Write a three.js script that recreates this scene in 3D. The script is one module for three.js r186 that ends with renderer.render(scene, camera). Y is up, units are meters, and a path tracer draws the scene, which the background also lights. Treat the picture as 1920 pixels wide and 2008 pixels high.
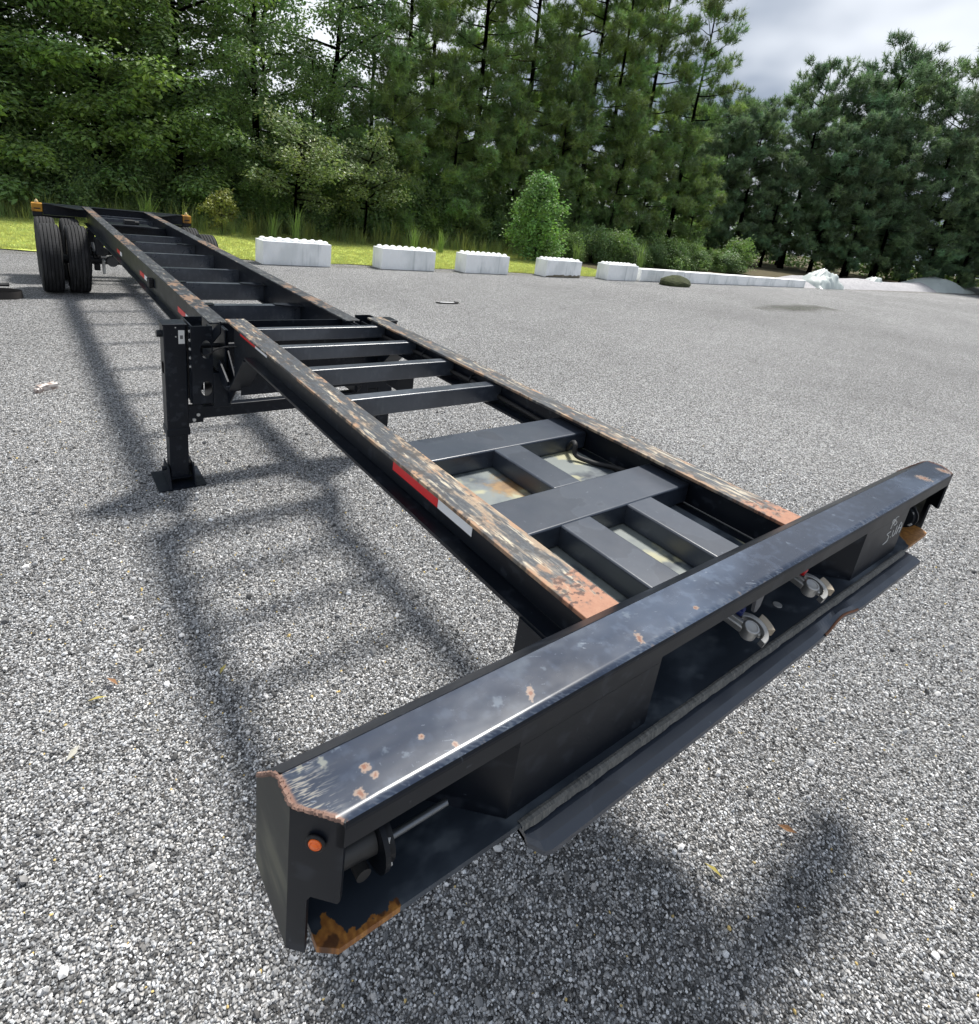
import * as THREE from 'three';
import { RoundedBoxGeometry } from 'three/addons/geometries/RoundedBoxGeometry.js';
import { mergeGeometries } from 'three/addons/utils/BufferGeometryUtils.js';

// ------------------------------------------------------------------ camera, sky, sun, exposure
const scene = new THREE.Scene();
const camera = new THREE.PerspectiveCamera(2 * Math.atan(1004 / 1141.578) * 180 / Math.PI, 1920 / 2008, 0.05, 900);
camera.position.set(-1.4087, 1.9249, 0.4479);
camera.rotation.set(-0.3033, -0.6888, 0.124, 'YXZ');
camera.setViewOffset(1920, 2008, 5.73, 227.06, 1920, 2008);
camera.updateProjectionMatrix();
scene.add(camera);

const SUN = new THREE.Vector3(0.47, 1, -0.24).normalize();
const sun = new THREE.DirectionalLight(new THREE.Color().setRGB(1, 0.965, 0.91), 3.7);
sun.name = 'sun';
sun.position.copy(SUN).multiplyScalar(80);
sun.castShadow = true;
sun.shadow.radius = 16;
sun.shadow.mapSize.set(4096, 4096);
Object.assign(sun.shadow.camera, { left: -60, right: 60, top: 60, bottom: -60, near: 1, far: 200 });
scene.add(sun, sun.target);

const renderer = new THREE.WebGLRenderer({ antialias: true });
renderer.toneMapping = THREE.LinearToneMapping;
renderer.toneMappingExposure = 1.72;
renderer.shadowMap.enabled = true;
renderer.shadowMap.type = THREE.PCFSoftShadowMap;

// ------------------------------------------------------------------ noise
function rng(seed) {
  let a = seed >>> 0;
  return () => { a = (a + 0x6D2B79F5) | 0; let t = Math.imul(a ^ (a >>> 15), 1 | a); t = (t + Math.imul(t ^ (t >>> 7), 61 | t)) ^ t; return ((t ^ (t >>> 14)) >>> 0) / 4294967296; };
}
function h2(x, y, s = 0) {
  let h = Math.imul(x | 0, 374761393) + Math.imul(y | 0, 668265263) + Math.imul(s | 0, 1274126177);
  h = Math.imul(h ^ (h >>> 13), 1274126177); h ^= h >>> 16;
  return (h >>> 0) / 4294967296;
}
const mod = (a, n) => ((a % n) + n) % n;
function vn(x, y, s = 0, px = 0, py = px) {
  const xi = Math.floor(x), yi = Math.floor(y); let fx = x - xi, fy = y - yi;
  fx = fx * fx * (3 - 2 * fx); fy = fy * fy * (3 - 2 * fy);
  const X0 = px ? mod(xi, px) : xi, X1 = px ? mod(xi + 1, px) : xi + 1, Y0 = py ? mod(yi, py) : yi, Y1 = py ? mod(yi + 1, py) : yi + 1;
  const a = h2(X0, Y0, s), b = h2(X1, Y0, s), c = h2(X0, Y1, s), d = h2(X1, Y1, s);
  return a + (b - a) * fx + (c - a) * fy + (a - b - c + d) * fx * fy;
}
function fbm(x, y, o = 4, s = 0, px = 0, py = px) {
  let v = 0, a = 0.5, n = 0;
  for (let i = 0; i < o; i++) { v += a * vn(x, y, s + i * 17, px, py); n += a; x *= 2; y *= 2; px *= 2; py *= 2; a *= 0.5; }
  return v / n;
}
const clamp = (x, a = 0, b = 1) => Math.min(b, Math.max(a, x));
const ss = (a, b, x) => { const t = clamp((x - a) / (b - a)); return t * t * (3 - 2 * t); };
const mix = (a, b, t) => a + (b - a) * t;
const mix3 = (a, b, t) => [mix(a[0], b[0], t), mix(a[1], b[1], t), mix(a[2], b[2], t)];

function tex(w, h, fn, srgb = true) {
  const d = new Uint8Array(w * h * 4);
  for (let j = 0; j < h; j++) for (let i = 0; i < w; i++) {
    const c = fn((i + 0.5) / w, (j + 0.5) / h), k = (j * w + i) * 4;
    if (typeof c === 'number') d[k] = d[k + 1] = d[k + 2] = clamp(c, 0, 255);
    else { d[k] = clamp(c[0], 0, 255); d[k + 1] = clamp(c[1], 0, 255); d[k + 2] = clamp(c[2], 0, 255); }
    d[k + 3] = 255;
  }
  const t = new THREE.DataTexture(d, w, h, THREE.RGBAFormat);
  t.wrapS = t.wrapT = THREE.RepeatWrapping; t.magFilter = THREE.LinearFilter; t.minFilter = THREE.LinearMipmapLinearFilter; t.generateMipmaps = true;
  if (srgb) t.colorSpace = THREE.SRGBColorSpace;
  t.needsUpdate = true; return t;
}
const lin = (r, g, b) => new THREE.Color().setRGB(r, g, b);

// ------------------------------------------------------------------ sky (air and broken cloud, the same all round)
{
  const w = 1024, h = 512, d = new Float32Array(w * h * 4);
  for (let j = 0; j < h; j++) {
    const el = ((j + 0.5) / h - 0.5) * Math.PI, y = Math.sin(el), c = Math.cos(el);
    for (let i = 0; i < w; i++) {
      const az = ((i + 0.5) / w - 0.5) * 2 * Math.PI, x = c * Math.cos(az), z = c * Math.sin(az), yy = Math.max(y, 0) + 0.22;
      const px = x / yy + 20, pz = z / yy + 20;
      const n = fbm(px * 1.1, pz * 1.1, 6, 5), m = fbm(px * 0.5 + 3, pz * 0.5 + 9, 4, 50), q = fbm(px * 3.2, pz * 3.2, 4, 90);
      let t = clamp(0.5 + (n - 0.5) * 2.6 + (m - 0.5) * 1.3 + (q - 0.5) * 0.5);
      const low = 1 - ss(0.02, 0.42, y);
      t = clamp(t * 0.86 + low * 0.26);
      let k = mix3([0.185, 0.225, 0.295], [0.60, 0.63, 0.675], ss(0.15, 0.95, t));
      const o = (j * w + i) * 4; d[o] = k[0]; d[o + 1] = k[1]; d[o + 2] = k[2]; d[o + 3] = 1;
    }
  }
  const t = new THREE.DataTexture(d, w, h, THREE.RGBAFormat, THREE.FloatType);
  t.mapping = THREE.EquirectangularReflectionMapping; t.magFilter = THREE.LinearFilter; t.wrapS = THREE.RepeatWrapping; t.needsUpdate = true;
  scene.background = t; scene.environment = t;
}

// ------------------------------------------------------------------ builders
const taken = new Map();
function numbered(n) { const k = taken.get(n) || 0; taken.set(n, k + 1); return k ? `${n}_${String(k).padStart(3, '0')}` : n; }
function flat(g) { g = g.index ? g.toNonIndexed() : g; for (const k of Object.keys(g.attributes)) if (!['position', 'normal', 'uv', 'color'].includes(k)) g.deleteAttribute(k); return g; }
function join(list) {
  if (!Array.isArray(list)) return list;
  const l = list.map(flat);
  if (l.some(g => !g.attributes.uv)) l.forEach(g => g.deleteAttribute('uv'));
  return l.length === 1 ? l[0] : mergeGeometries(l);
}
function mesh(name, geo, mat, parent = scene, label) {
  const m = new THREE.Mesh(join(geo), mat);
  m.name = parent === scene ? numbered(name) : name; m.castShadow = m.receiveShadow = true;
  if (label) m.userData.label = label;
  parent.add(m); return m;
}
function thing(name, label, category, pos = [0, 0, 0], turn = 0, group) {
  const o = new THREE.Group(); o.name = numbered(name); o.position.set(...pos); o.rotation.y = turn;
  o.userData = { label, category }; if (group) o.userData.group = group;
  scene.add(o); return o;
}
function tag(o, label, category, group) { Object.assign(o.userData, { label, category }); if (group) o.userData.group = group; return o; }
function dup(root, pos, turn, label, group, scale) {
  const r = root.clone(); r.name = numbered(root.name.replace(/_\d{3}$/, '')); r.position.set(...pos); r.rotation.y = turn;
  if (scale) r.scale.set(...scale);
  r.userData = { ...root.userData, label, group }; scene.add(r); return r;
}
function metric(g, s = 1) {            // uv in metres, by the way each face points
  g = flat(g); const p = g.attributes.position, n = g.attributes.normal, uv = new Float32Array(p.count * 2);
  for (let f = 0; f < p.count; f += 3) {
    let ax = 0, ay = 0, az = 0;
    for (let k = 0; k < 3; k++) { ax += n.getX(f + k); ay += n.getY(f + k); az += n.getZ(f + k); }
    ax = Math.abs(ax); ay = Math.abs(ay); az = Math.abs(az);
    for (let k = 0; k < 3; k++) {
      const i = f + k, x = p.getX(i), y = p.getY(i), z = p.getZ(i);
      const [u, v] = ay >= ax && ay >= az ? [x, z] : ax >= az ? [z, y] : [x, y];
      uv[i * 2] = u * s; uv[i * 2 + 1] = v * s;
    }
  }
  g.setAttribute('uv', new THREE.BufferAttribute(uv, 2)); return g;
}
function box(x0, x1, y0, y1, z0, z1) { const g = new THREE.BoxGeometry(x1 - x0, y1 - y0, z1 - z0); g.translate((x0 + x1) / 2, (y0 + y1) / 2, (z0 + z1) / 2); return metric(g); }
function rbox(x0, x1, y0, y1, z0, z1, r = 0.006, s = 2) { const g = new RoundedBoxGeometry(x1 - x0, y1 - y0, z1 - z0, s, r); g.translate((x0 + x1) / 2, (y0 + y1) / 2, (z0 + z1) / 2); return metric(g); }
function cyl(r0, r1, len, seg, axis, pos) { const g = new THREE.CylinderGeometry(r0, r1, len, seg); if (axis === 'x') g.rotateZ(Math.PI / 2); if (axis === 'z') g.rotateX(Math.PI / 2); g.translate(...pos); return metric(g); }
function zyPlate(points, x0, x1, holes = [], bev = 0) {      // outline in (z, y), extruded along x
  const s = new THREE.Shape(points.map(([z, y]) => new THREE.Vector2(z, y)));
  for (const [z, y, rz, ry] of holes) { const p = new THREE.Path(); p.absellipse(z, y, rz, ry, 0, Math.PI * 2); s.holes.push(p); }
  const g = new THREE.ExtrudeGeometry(s, { depth: x1 - x0, bevelEnabled: bev > 0, bevelSize: bev, bevelThickness: bev, bevelOffset: -bev, bevelSegments: 2, curveSegments: 14 });
  // (z, y, depth) -> (x, y, z)
  g.applyMatrix4(new THREE.Matrix4().set(0, 0, -1, x1, 0, 1, 0, 0, 1, 0, 0, 0, 0, 0, 0, 1)); return metric(g);
}
function xyPlate(points, z0, z1, holes = []) {
  const s = new THREE.Shape(points.map(([x, y]) => new THREE.Vector2(x, y)));
  for (const [x, y, rx, ry] of holes) { const p = new THREE.Path(); p.absellipse(x, y, rx, ry, 0, Math.PI * 2); s.holes.push(p); }
  const g = new THREE.ExtrudeGeometry(s, { depth: z1 - z0, bevelEnabled: false, curveSegments: 14 }); g.translate(0, 0, z0); return metric(g);
}
function xzPlate(points, y0, y1, bev = 0) {
  const s = new THREE.Shape(points.map(([x, z]) => new THREE.Vector2(x, -z)));
  const g = new THREE.ExtrudeGeometry(s, { depth: y1 - y0, bevelEnabled: bev > 0, bevelSize: bev, bevelThickness: bev, bevelOffset: -bev, bevelSegments: 2 });
  g.rotateX(-Math.PI / 2); g.translate(0, y0, 0); return metric(g);
}
function tube(pts, r, seg = 24, sides = 8) { return metric(new THREE.TubeGeometry(new THREE.CatmullRomCurve3(pts.map(p => new THREE.Vector3(...p))), seg, r, sides, false)); }
function taper(pts, radii, sides = 7) {    // a limb: rings along a polyline
  const pos = [], idx = [], nor = [], uv = [], v = pts.map(p => p.isVector3 ? p : new THREE.Vector3(...p)); let L = 0;
  for (let i = 0; i < v.length; i++) {
    const t = new THREE.Vector3().subVectors(v[Math.min(i + 1, v.length - 1)], v[Math.max(i - 1, 0)]).normalize();
    const a = new THREE.Vector3(Math.abs(t.y) > 0.9 ? 1 : 0, Math.abs(t.y) > 0.9 ? 0 : 1, 0).cross(t).normalize(), b = new THREE.Vector3().crossVectors(t, a);
    if (i) L += v[i].distanceTo(v[i - 1]);
    for (let k = 0; k <= sides; k++) {
      const th = k / sides * Math.PI * 2, c = Math.cos(th), s = Math.sin(th), n = a.clone().multiplyScalar(c).addScaledVector(b, s);
      pos.push(v[i].x + n.x * radii[i], v[i].y + n.y * radii[i], v[i].z + n.z * radii[i]); nor.push(n.x, n.y, n.z); uv.push(k / sides, L);
      if (i && k) { const q = i * (sides + 1) + k, p = q - sides - 1; idx.push(p - 1, q, p, p - 1, q - 1, q); }
    }
  }
  const g = new THREE.BufferGeometry();
  g.setAttribute('position', new THREE.Float32BufferAttribute(pos, 3)); g.setAttribute('normal', new THREE.Float32BufferAttribute(nor, 3)); g.setAttribute('uv', new THREE.Float32BufferAttribute(uv, 2)); g.setIndex(idx); return g;
}
function lumpy(pts, r, seg, sides) { const g = tube(pts, r, seg * 3, sides), p = g.attributes.position; for (let i = 0; i < p.count; i++) { const x = p.getX(i), y = p.getY(i), z = p.getZ(i), k = (vn(x * 400 + y * 130, z * 400 - y * 90, 3) - 0.5) * 0.0034, q = (vn(x * 900, z * 900, 4) - 0.5) * 0.0016; p.setXYZ(i, x + k * 0.6, y + k + q, z + k * 0.7); } g.computeVertexNormals(); return g; }
const std = (o) => new THREE.MeshStandardMaterial(o);

// ------------------------------------------------------------------ ground
const R0 = rng(11);
// crushed stone, 2.4 m a tile: one tone a stone, fines between painted dark for the shade in the gaps
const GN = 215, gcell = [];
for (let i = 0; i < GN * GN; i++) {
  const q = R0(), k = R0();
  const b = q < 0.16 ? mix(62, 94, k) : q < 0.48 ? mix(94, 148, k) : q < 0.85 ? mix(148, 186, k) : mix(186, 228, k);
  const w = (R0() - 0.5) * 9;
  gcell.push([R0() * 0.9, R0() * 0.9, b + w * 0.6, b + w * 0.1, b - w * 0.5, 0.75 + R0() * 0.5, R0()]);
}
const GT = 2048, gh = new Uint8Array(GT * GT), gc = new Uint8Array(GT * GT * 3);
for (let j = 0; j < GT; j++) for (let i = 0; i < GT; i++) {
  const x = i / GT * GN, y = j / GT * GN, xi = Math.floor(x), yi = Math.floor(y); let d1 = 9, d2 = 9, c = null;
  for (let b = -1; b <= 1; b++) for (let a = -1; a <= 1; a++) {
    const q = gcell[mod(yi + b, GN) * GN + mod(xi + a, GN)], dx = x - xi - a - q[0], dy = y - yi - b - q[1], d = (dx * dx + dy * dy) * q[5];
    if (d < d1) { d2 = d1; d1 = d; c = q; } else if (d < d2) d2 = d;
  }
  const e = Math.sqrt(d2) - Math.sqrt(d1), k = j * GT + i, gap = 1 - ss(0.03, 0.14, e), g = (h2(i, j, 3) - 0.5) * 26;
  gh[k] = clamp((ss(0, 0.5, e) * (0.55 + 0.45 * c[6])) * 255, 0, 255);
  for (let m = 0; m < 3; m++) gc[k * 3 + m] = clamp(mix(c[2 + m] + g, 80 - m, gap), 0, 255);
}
const at2 = (u, v) => Math.min(GT - 1, Math.floor(v * GT)) * GT + Math.min(GT - 1, Math.floor(u * GT));
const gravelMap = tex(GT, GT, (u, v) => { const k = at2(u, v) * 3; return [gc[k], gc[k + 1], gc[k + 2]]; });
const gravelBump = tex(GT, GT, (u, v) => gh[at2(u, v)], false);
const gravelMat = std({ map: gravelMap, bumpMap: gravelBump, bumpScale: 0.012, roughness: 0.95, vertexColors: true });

function gridSheet(xs, zs, yf, uvs, colf, edge) {
  const pos = [], uv = [], col = [], idx = [], W = xs.length;
  zs.forEach((z, j) => xs.forEach((x, i) => {
    const zz = edge ? edge(x, z, j) : z;
    pos.push(x, yf(x, zz), zz); uv.push(x * uvs, zz * uvs); if (colf) col.push(...colf(x, zz));
    if (i && j) { const q = j * W + i; idx.push(q - W - 1, q - W, q, q - W - 1, q, q - 1); }
  }));
  const g = new THREE.BufferGeometry();
  g.setAttribute('position', new THREE.Float32BufferAttribute(pos, 3)); g.setAttribute('uv', new THREE.Float32BufferAttribute(uv, 2)); if (colf) g.setAttribute('color', new THREE.Float32BufferAttribute(col, 3));
  g.setIndex(idx); g.computeVertexNormals();
  if (g.attributes.normal.getY(0) < 0) { for (let i = 0; i < idx.length; i += 3) [idx[i], idx[i + 1]] = [idx[i + 1], idx[i]]; g.setIndex(idx); g.computeVertexNormals(); }
  return g;
}
function steps(...seg) { const out = [seg[0]]; for (let i = 1; i < seg.length; i += 2) { const a = out[out.length - 1], b = seg[i], n = Math.max(1, Math.round(Math.abs(b - a) / seg[i + 1])); for (let k = 1; k <= n; k++) out.push(a + (b - a) * k / n); } return out; }
const struct = (m) => { m.userData.kind = 'structure'; return m; };

const soilMap = tex(256, 256, (u, v) => mix3([58, 52, 34], [92, 82, 50], fbm(u * 16, v * 16, 5, 3, 16) * 1.4 - 0.2));
struct(mesh('ground', gridSheet(steps(-300, 300, 60), steps(300, -300, 60), () => -0.03, 0.3, null), std({ map: soilMap, roughness: 1 })));
// the yard: pale worn runs, darker damp runs, moss and dirt blotches
const blotch = (x, z, cx, cz, rx, rz) => { const a = (x - cx) / rx, b = (z - cz) / rz; return clamp(1.25 - Math.sqrt(a * a + b * b) + (fbm(x * 1.3, z * 1.3, 3, 8) - 0.5) * 0.9); };
function yardColor(x, z) {
  const n = fbm(x * 0.35 + 40, z * 0.35 + 40, 5, 21), f = fbm(x * 2.1, z * 2.1, 3, 31);
  const lane = fbm(x * 0.22 + 5, z * 0.05, 3, 91), k = 1.07 + (n - 0.5) * 0.42 + (f - 0.5) * 0.2 + (lane - 0.5) * 0.22;
  let c = [k * 1.0, k * 1.0, k * 1.0];
  c = mix3(c, [0.30, 0.31, 0.24], 0.8 * ss(0.25, 0.75, blotch(x, z, 20.5, -9.2, 3.6, 0.8)));
  c = mix3(c, [0.62, 0.60, 0.52], 0.5 * ss(0.2, 0.7, blotch(x, z, x, -15.3, 1, 0.5)));
  return c;
}
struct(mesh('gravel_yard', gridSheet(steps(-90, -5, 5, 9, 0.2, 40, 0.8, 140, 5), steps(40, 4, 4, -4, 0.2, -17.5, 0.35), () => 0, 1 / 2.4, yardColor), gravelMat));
// mown grass strip over the yard's edge
const lawnEdge = (x) => -15.75 + (fbm(x * 0.8, 3, 3, 61) - 0.5) * 0.7 + (x < 2.5 ? 0.15 : 0);
const lawnMap = tex(1024, 1024, (u, v) => {
  const n = fbm(u * 12, v * 12, 4, 6, 12), f = h2(u * 1024, v * 340, 9), g = fbm(u * 128, v * 128, 2, 77, 128);
  return mix3(mix3([154, 170, 74], [198, 204, 106], clamp(n * 1.3 - 0.15)), f > 0.5 ? [208, 212, 120] : [128, 150, 62], 0.22 + 0.3 * g);
});
struct(mesh('lawn', gridSheet(steps(-60, -4, 2, 19.5, 0.25), steps(-15.6, -26, 0.4, -44, 4), (x, z) => 0.012 + 0.02 * fbm(x, z, 2, 4), 0.4, null, (x, z, j) => j === 0 ? lawnEdge(x) : Math.min(z, lawnEdge(x) - 0.05 * j)), std({ map: lawnMap, roughness: 1 })));

// loose stones near the trailer's nose, where they are large enough to stand proud
{
  const base = new THREE.IcosahedronGeometry(1, 0), p = base.attributes.position, seen = new Map(), rr = rng(5);
  for (let i = 0; i < p.count; i++) { const k = [p.getX(i), p.getY(i), p.getZ(i)].map(v => v.toFixed(3)).join(); if (!seen.has(k)) seen.set(k, 0.72 + rr() * 0.5); const s = seen.get(k); p.setXYZ(i, p.getX(i) * s, p.getY(i) * s * 0.8, p.getZ(i) * s); }
  base.deleteAttribute('uv'); base.computeVertexNormals();
  const M = new THREE.Matrix4(), Q = new THREE.Quaternion(), E = new THREE.Euler(), P = new THREE.Vector3(), S = new THREE.Vector3(), mats = [], cols = [];
  const r = rng(77);
  const want = (x, z) => {
    const d = Math.hypot(x + 1.41, z - 0.45); if (d > 6.2) return 0;
    return (d < 2.9 ? 1 : Math.pow(Math.max(0, 1 - (d - 2.9) / 3.3), 1.4)) * clamp(0.35 + 1.3 * fbm(x * 1.1, z * 1.1, 3, 47));
  };
  const fwdOK = (x, z) => (x + 1.41) * 0.636 - (z - 0.45) * 0.771 > -0.9;
  const N = 520000;
  let tries = 0;
  while (mats.length < N && tries++ < 4e6) {
    const x = mix(-4.2, 4.4, r()), z = mix(-5.6, 1.6, r());
    if (!fwdOK(x, z) || r() > want(x, z)) continue;
    const a = r(), s = a < 0.92 ? mix(0.0025, 0.0050, r()) : a < 0.9975 ? mix(0.0050, 0.0078, r()) : mix(0.0078, 0.016, r());
    E.set(r() * 6.28, r() * 6.28, r() * 6.28); Q.setFromEuler(E); S.set(s * mix(0.8, 1.25, r()), s * mix(0.65, 1, r()), s); P.set(x, s * mix(0.1, 0.75, r()), z); M.compose(P, Q, S);
    mats.push(M.clone());
    const q = r(), k = r(), w = (r() - 0.5);
    const b = q < 0.18 ? mix(0.05, 0.11, k) : q < 0.46 ? mix(0.12, 0.31, k) : q < 0.86 ? mix(0.31, 0.52, k) : mix(0.52, 0.80, k);
    const odd = r() < 0.004;
    cols.push(odd ? [0.6, 0.45, 0.18] : [b * (1 + 0.06 * w), b * (1 + 0.01 * w), b * (1 - 0.05 * w)]);
  }
  const im = new THREE.InstancedMesh(base, std({ color: 0xffffff, roughness: 0.85, flatShading: true }), mats.length);
  const c = new THREE.Color();
  mats.forEach((m, i) => { im.setMatrixAt(i, m); im.setColorAt(i, c.setRGB(...cols[i])); });
  im.name = 'gravel'; im.userData = { kind: 'stuff', label: 'loose grey and white crushed gravel around the trailer', category: 'gravel' }; im.castShadow = im.receiveShadow = true; scene.add(im);
}

// ------------------------------------------------------------------ trailer materials
const paintMap = tex(1024, 1024, (u, v) => {
  const n = fbm(u * 6, v * 6, 6, 101, 6), f = fbm(u * 60, v * 60, 3, 131, 60), s = vn(u * 220, v * 220, 151, 220);
  let c = mix3([10, 15, 23], [28, 34, 44], n * 0.8);
  c = mix3(c, [66, 70, 76], ss(0.62, 0.8, f) * 0.4);
  if (s > 0.965) c = mix3(c, [150, 155, 160], (s - 0.965) * 16);
  return c;
});
const paintRough = tex(512, 512, (u, v) => 74 + 34 * fbm(u * 10, v * 10, 5, 171, 10) + 10 * fbm(u * 40, v * 40, 3, 181, 40), false);
for (const t of [paintMap, paintRough]) t.repeat.set(0.5, 0.5);
const paint = new THREE.MeshPhysicalMaterial({ map: paintMap, roughnessMap: paintRough, roughness: 1, specularIntensity: 0.55 });
const skySheenMap = tex(1024, 512, (u, v) => { const n = fbm(u * 8, v * 8, 6, 211, 8), f = fbm(u * 70, v * 50, 3, 231, 70, 50), k = fbm(u * 30, v * 3, 4, 251, 30, 3); let c = mix3([46, 52, 62], [80, 86, 95], ss(0.3, 0.75, n) * 0.7); c = mix3(c, [104, 108, 114], ss(0.55, 0.8, f) * 0.25); return mix3(c, [124, 126, 126], ss(0.62, 0.8, k) * 0.2); });  // pale greys painted in for the sky sheen on the crossmember tops
skySheenMap.repeat.set(0.7, 0.7);
const paintSheen = new THREE.MeshPhysicalMaterial({ map: skySheenMap, roughnessMap: paintRough, roughness: 0.8, ior: 1.75 });
const deckMap = tex(1024, 1024, (u, v) => { const n = fbm(u * 5, v * 5, 6, 261, 5), f = fbm(u * 90, v * 90, 3, 271, 90), e = vn(u * 240, v * 240, 281, 240); let c = mix3([36, 42, 53], [50, 57, 68], n); const tide = fbm(u * 9 + 3, v * 9, 5, 291, 9); c = mix3(c, [66, 73, 84], ss(0.52, 0.535, tide) * 0.35); c = mix3(c, [84, 90, 98], ss(0.012, 0, Math.abs(tide - 0.525)) * 0.3); c = mix3(c, [74, 80, 90], ss(0.5, 0.8, f) * 0.12); if (e > 0.975) c = mix3(c, [150, 154, 160], 0.5); return c; });
deckMap.repeat.set(0.5, 0.5);
const paintDeck = new THREE.MeshPhysicalMaterial({ map: deckMap, roughnessMap: paintRough, roughness: 0.85, ior: 1.7 });
const paintPlain = new THREE.MeshPhysicalMaterial({ color: lin(0.008, 0.010, 0.014), roughness: 0.42, specularIntensity: 0.6 });
const rubber = std({ color: lin(0.012, 0.012, 0.013), roughness: 0.7 });
const galv = std({ color: lin(0.55, 0.55, 0.53), roughness: 0.5, metalness: 0.35 });
const castMetal = std({ color: lin(0.5, 0.5, 0.5), roughness: 0.4, metalness: 0.75, map: tex(128, 128, (u, v) => mix3([240, 240, 238], [168, 164, 156], ss(0.45, 0.8, fbm(u * 8, v * 8, 4, 7, 8)))) });
const redTape = std({ color: lin(0.66, 0.010, 0.016), roughness: 0.35 });
const whiteTape = std({ color: lin(0.80, 0.82, 0.85), roughness: 0.4 });
const RUST = [156, 120, 90], RUSTD = [108, 72, 50], CREAM = [198, 186, 162], INK = [24, 27, 33];

// worn rail tops: u runs from the front end to the back, v across
function railTex(seed, front, amount, patches) {
  return tex(2048, 96, (u, v) => {
    const L = 2.92, x = u * L * 100, y = v * 11.1;
    const f = fbm(x * 2.2, y * 2.2, 4, seed + 80), n = fbm(x * 0.5, y * 0.6, 6, seed + 40), m = fbm(x * 0.045, y * 0.10, 3, seed + 120);
    const st1 = fbm(x * 0.05, y * 1.5, 5, seed), st2 = fbm(x * 0.09 + 7, y * 0.8, 6, seed + 20), rs = fbm(x * 0.11 + 9, y * 0.45, 6, seed + 160), fine = fbm(x * 0.4, y * 3.2, 3, seed + 200);
    const edge = Math.max(ss(0.22, 0, v), ss(0.78, 1, v)), w = amount + front * ss(0.75, 0.05, u) + (m - 0.5) * 1.1;
    let c = mix3([30, 34, 41], [78, 83, 88], f * 0.7 + fine * 0.5 - 0.1);
    c = mix3(c, [124, 122, 116], ss(0.46, 0.76, st1 * 0.7 + n * 0.3 + w * 0.16) * 0.65);
    c = mix3(c, mix3([150, 128, 104], [176, 150, 120], f), ss(0.45, 0.70, rs * 0.75 + fine * 0.2 + w * 0.16 + edge * 0.10) * 0.8);
    c = mix3(c, CREAM, ss(0.50, 0.66, st2 * 0.7 + fine * 0.25 + w * 0.10) * 0.8);
    c = mix3(c, RUST, ss(0.52, 0.70, fbm(x * 0.16, y * 0.5, 5, seed + 260) * 0.8 + f * 0.12 + w * 0.14 + edge * 0.12) * 0.8);
    c = mix3(c, [46, 44, 44], ss(0.54, 0.66, n * 0.6 + fbm(x * 0.07, y * 0.5, 5, seed + 280) * 0.42 - w * 0.07) * 0.75);
    const endR = ss(0.058, 0.02, u + (n - 0.5) * 0.09 + (f - 0.5) * 0.03);
    if (front > 0.2) { c = mix3(c, mix3([164, 122, 96], [138, 90, 66], n * 0.6 + f * 0.5), endR); const pit = fbm(x * 0.9, y * 0.55, 5, seed + 300); c = mix3(c, [64, 38, 28], ss(0.60, 0.66, pit) * ss(0.012, 0.02, u) * ss(0.065, 0.04, u) * 0.9); }
    return c;
  });
}
const railLeft = std({ map: railTex(300, 0.50, -0.42), roughness: 0.62 });
const railRight = std({ map: railTex(500, 0.42, -0.48), roughness: 0.6 });
const mainTop = std({
  map: tex(2048, 64, (u, v) => {
    const x = u * 880, y = v * 11, n = fbm(x * 0.3, y * 0.5, 5, 700), s = fbm(x * 0.06, y * 0.9, 4, 740);
    let c = mix3([30, 34, 40], [84, 88, 92], ss(0.38, 0.72, n) * 0.8);
    c = mix3(c, [150, 146, 134], ss(0.62, 0.78, s) * 0.6);
    const pr = fbm(x * 0.018, 3, 3, 760), near = ss(0.56, 0.70, pr);
    c = mix3(c, mix3([164, 134, 106], [118, 84, 62], n), ss(0.5, 0.66, near * 0.3 + n * 0.75 + s * 0.1 - 0.05) * 0.75);
    c = mix3(c, [26, 30, 36], ss(0.56, 0.66, fbm(x * 0.09, y * 0.3, 4, 790)) * 0.7);
    return c;
  }), roughness: 0.55,
});

// bolster top: 2.44 m x 0.0955 m, u along x, v from the front edge back
const BS = [[-1.123, -0.05, 0.0065, 0], [-1.116, -0.034, 0.005, 0], [-1.143, -0.022, 0.007, 0], [-1.037, -0.053, 0.005, 0], [-1.004, -0.018, 0.005, 0], [-0.854, -0.032, 0.006, 3], [-0.597, -0.024, 0.008, 3], [-0.42, -0.024, 0.006, 0], [0.985, -0.039, 0.022, 0], [1.162, -0.028, 0.02, 0],
  [-0.705, -0.067, 0.006, 1], [-0.567, -0.079, 0.009, 1], [0.033, -0.058, 0.005, 1], [-0.91, -0.045, 0.010, 1], [-1.165, -0.083, 0.0055, 2], [-1.193, -0.092, 0.004, 2], [-1.144, -0.094, 0.005, 1], [-0.3, -0.05, 0.005, 1], [0.35, -0.03, 0.006, 1], [-1.09, -0.06, 0.006, 1], [-1.07, -0.04, 0.005, 1], [-0.8, -0.06, 0.005, 1], [0.6, -0.06, 0.006, 1]];
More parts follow.
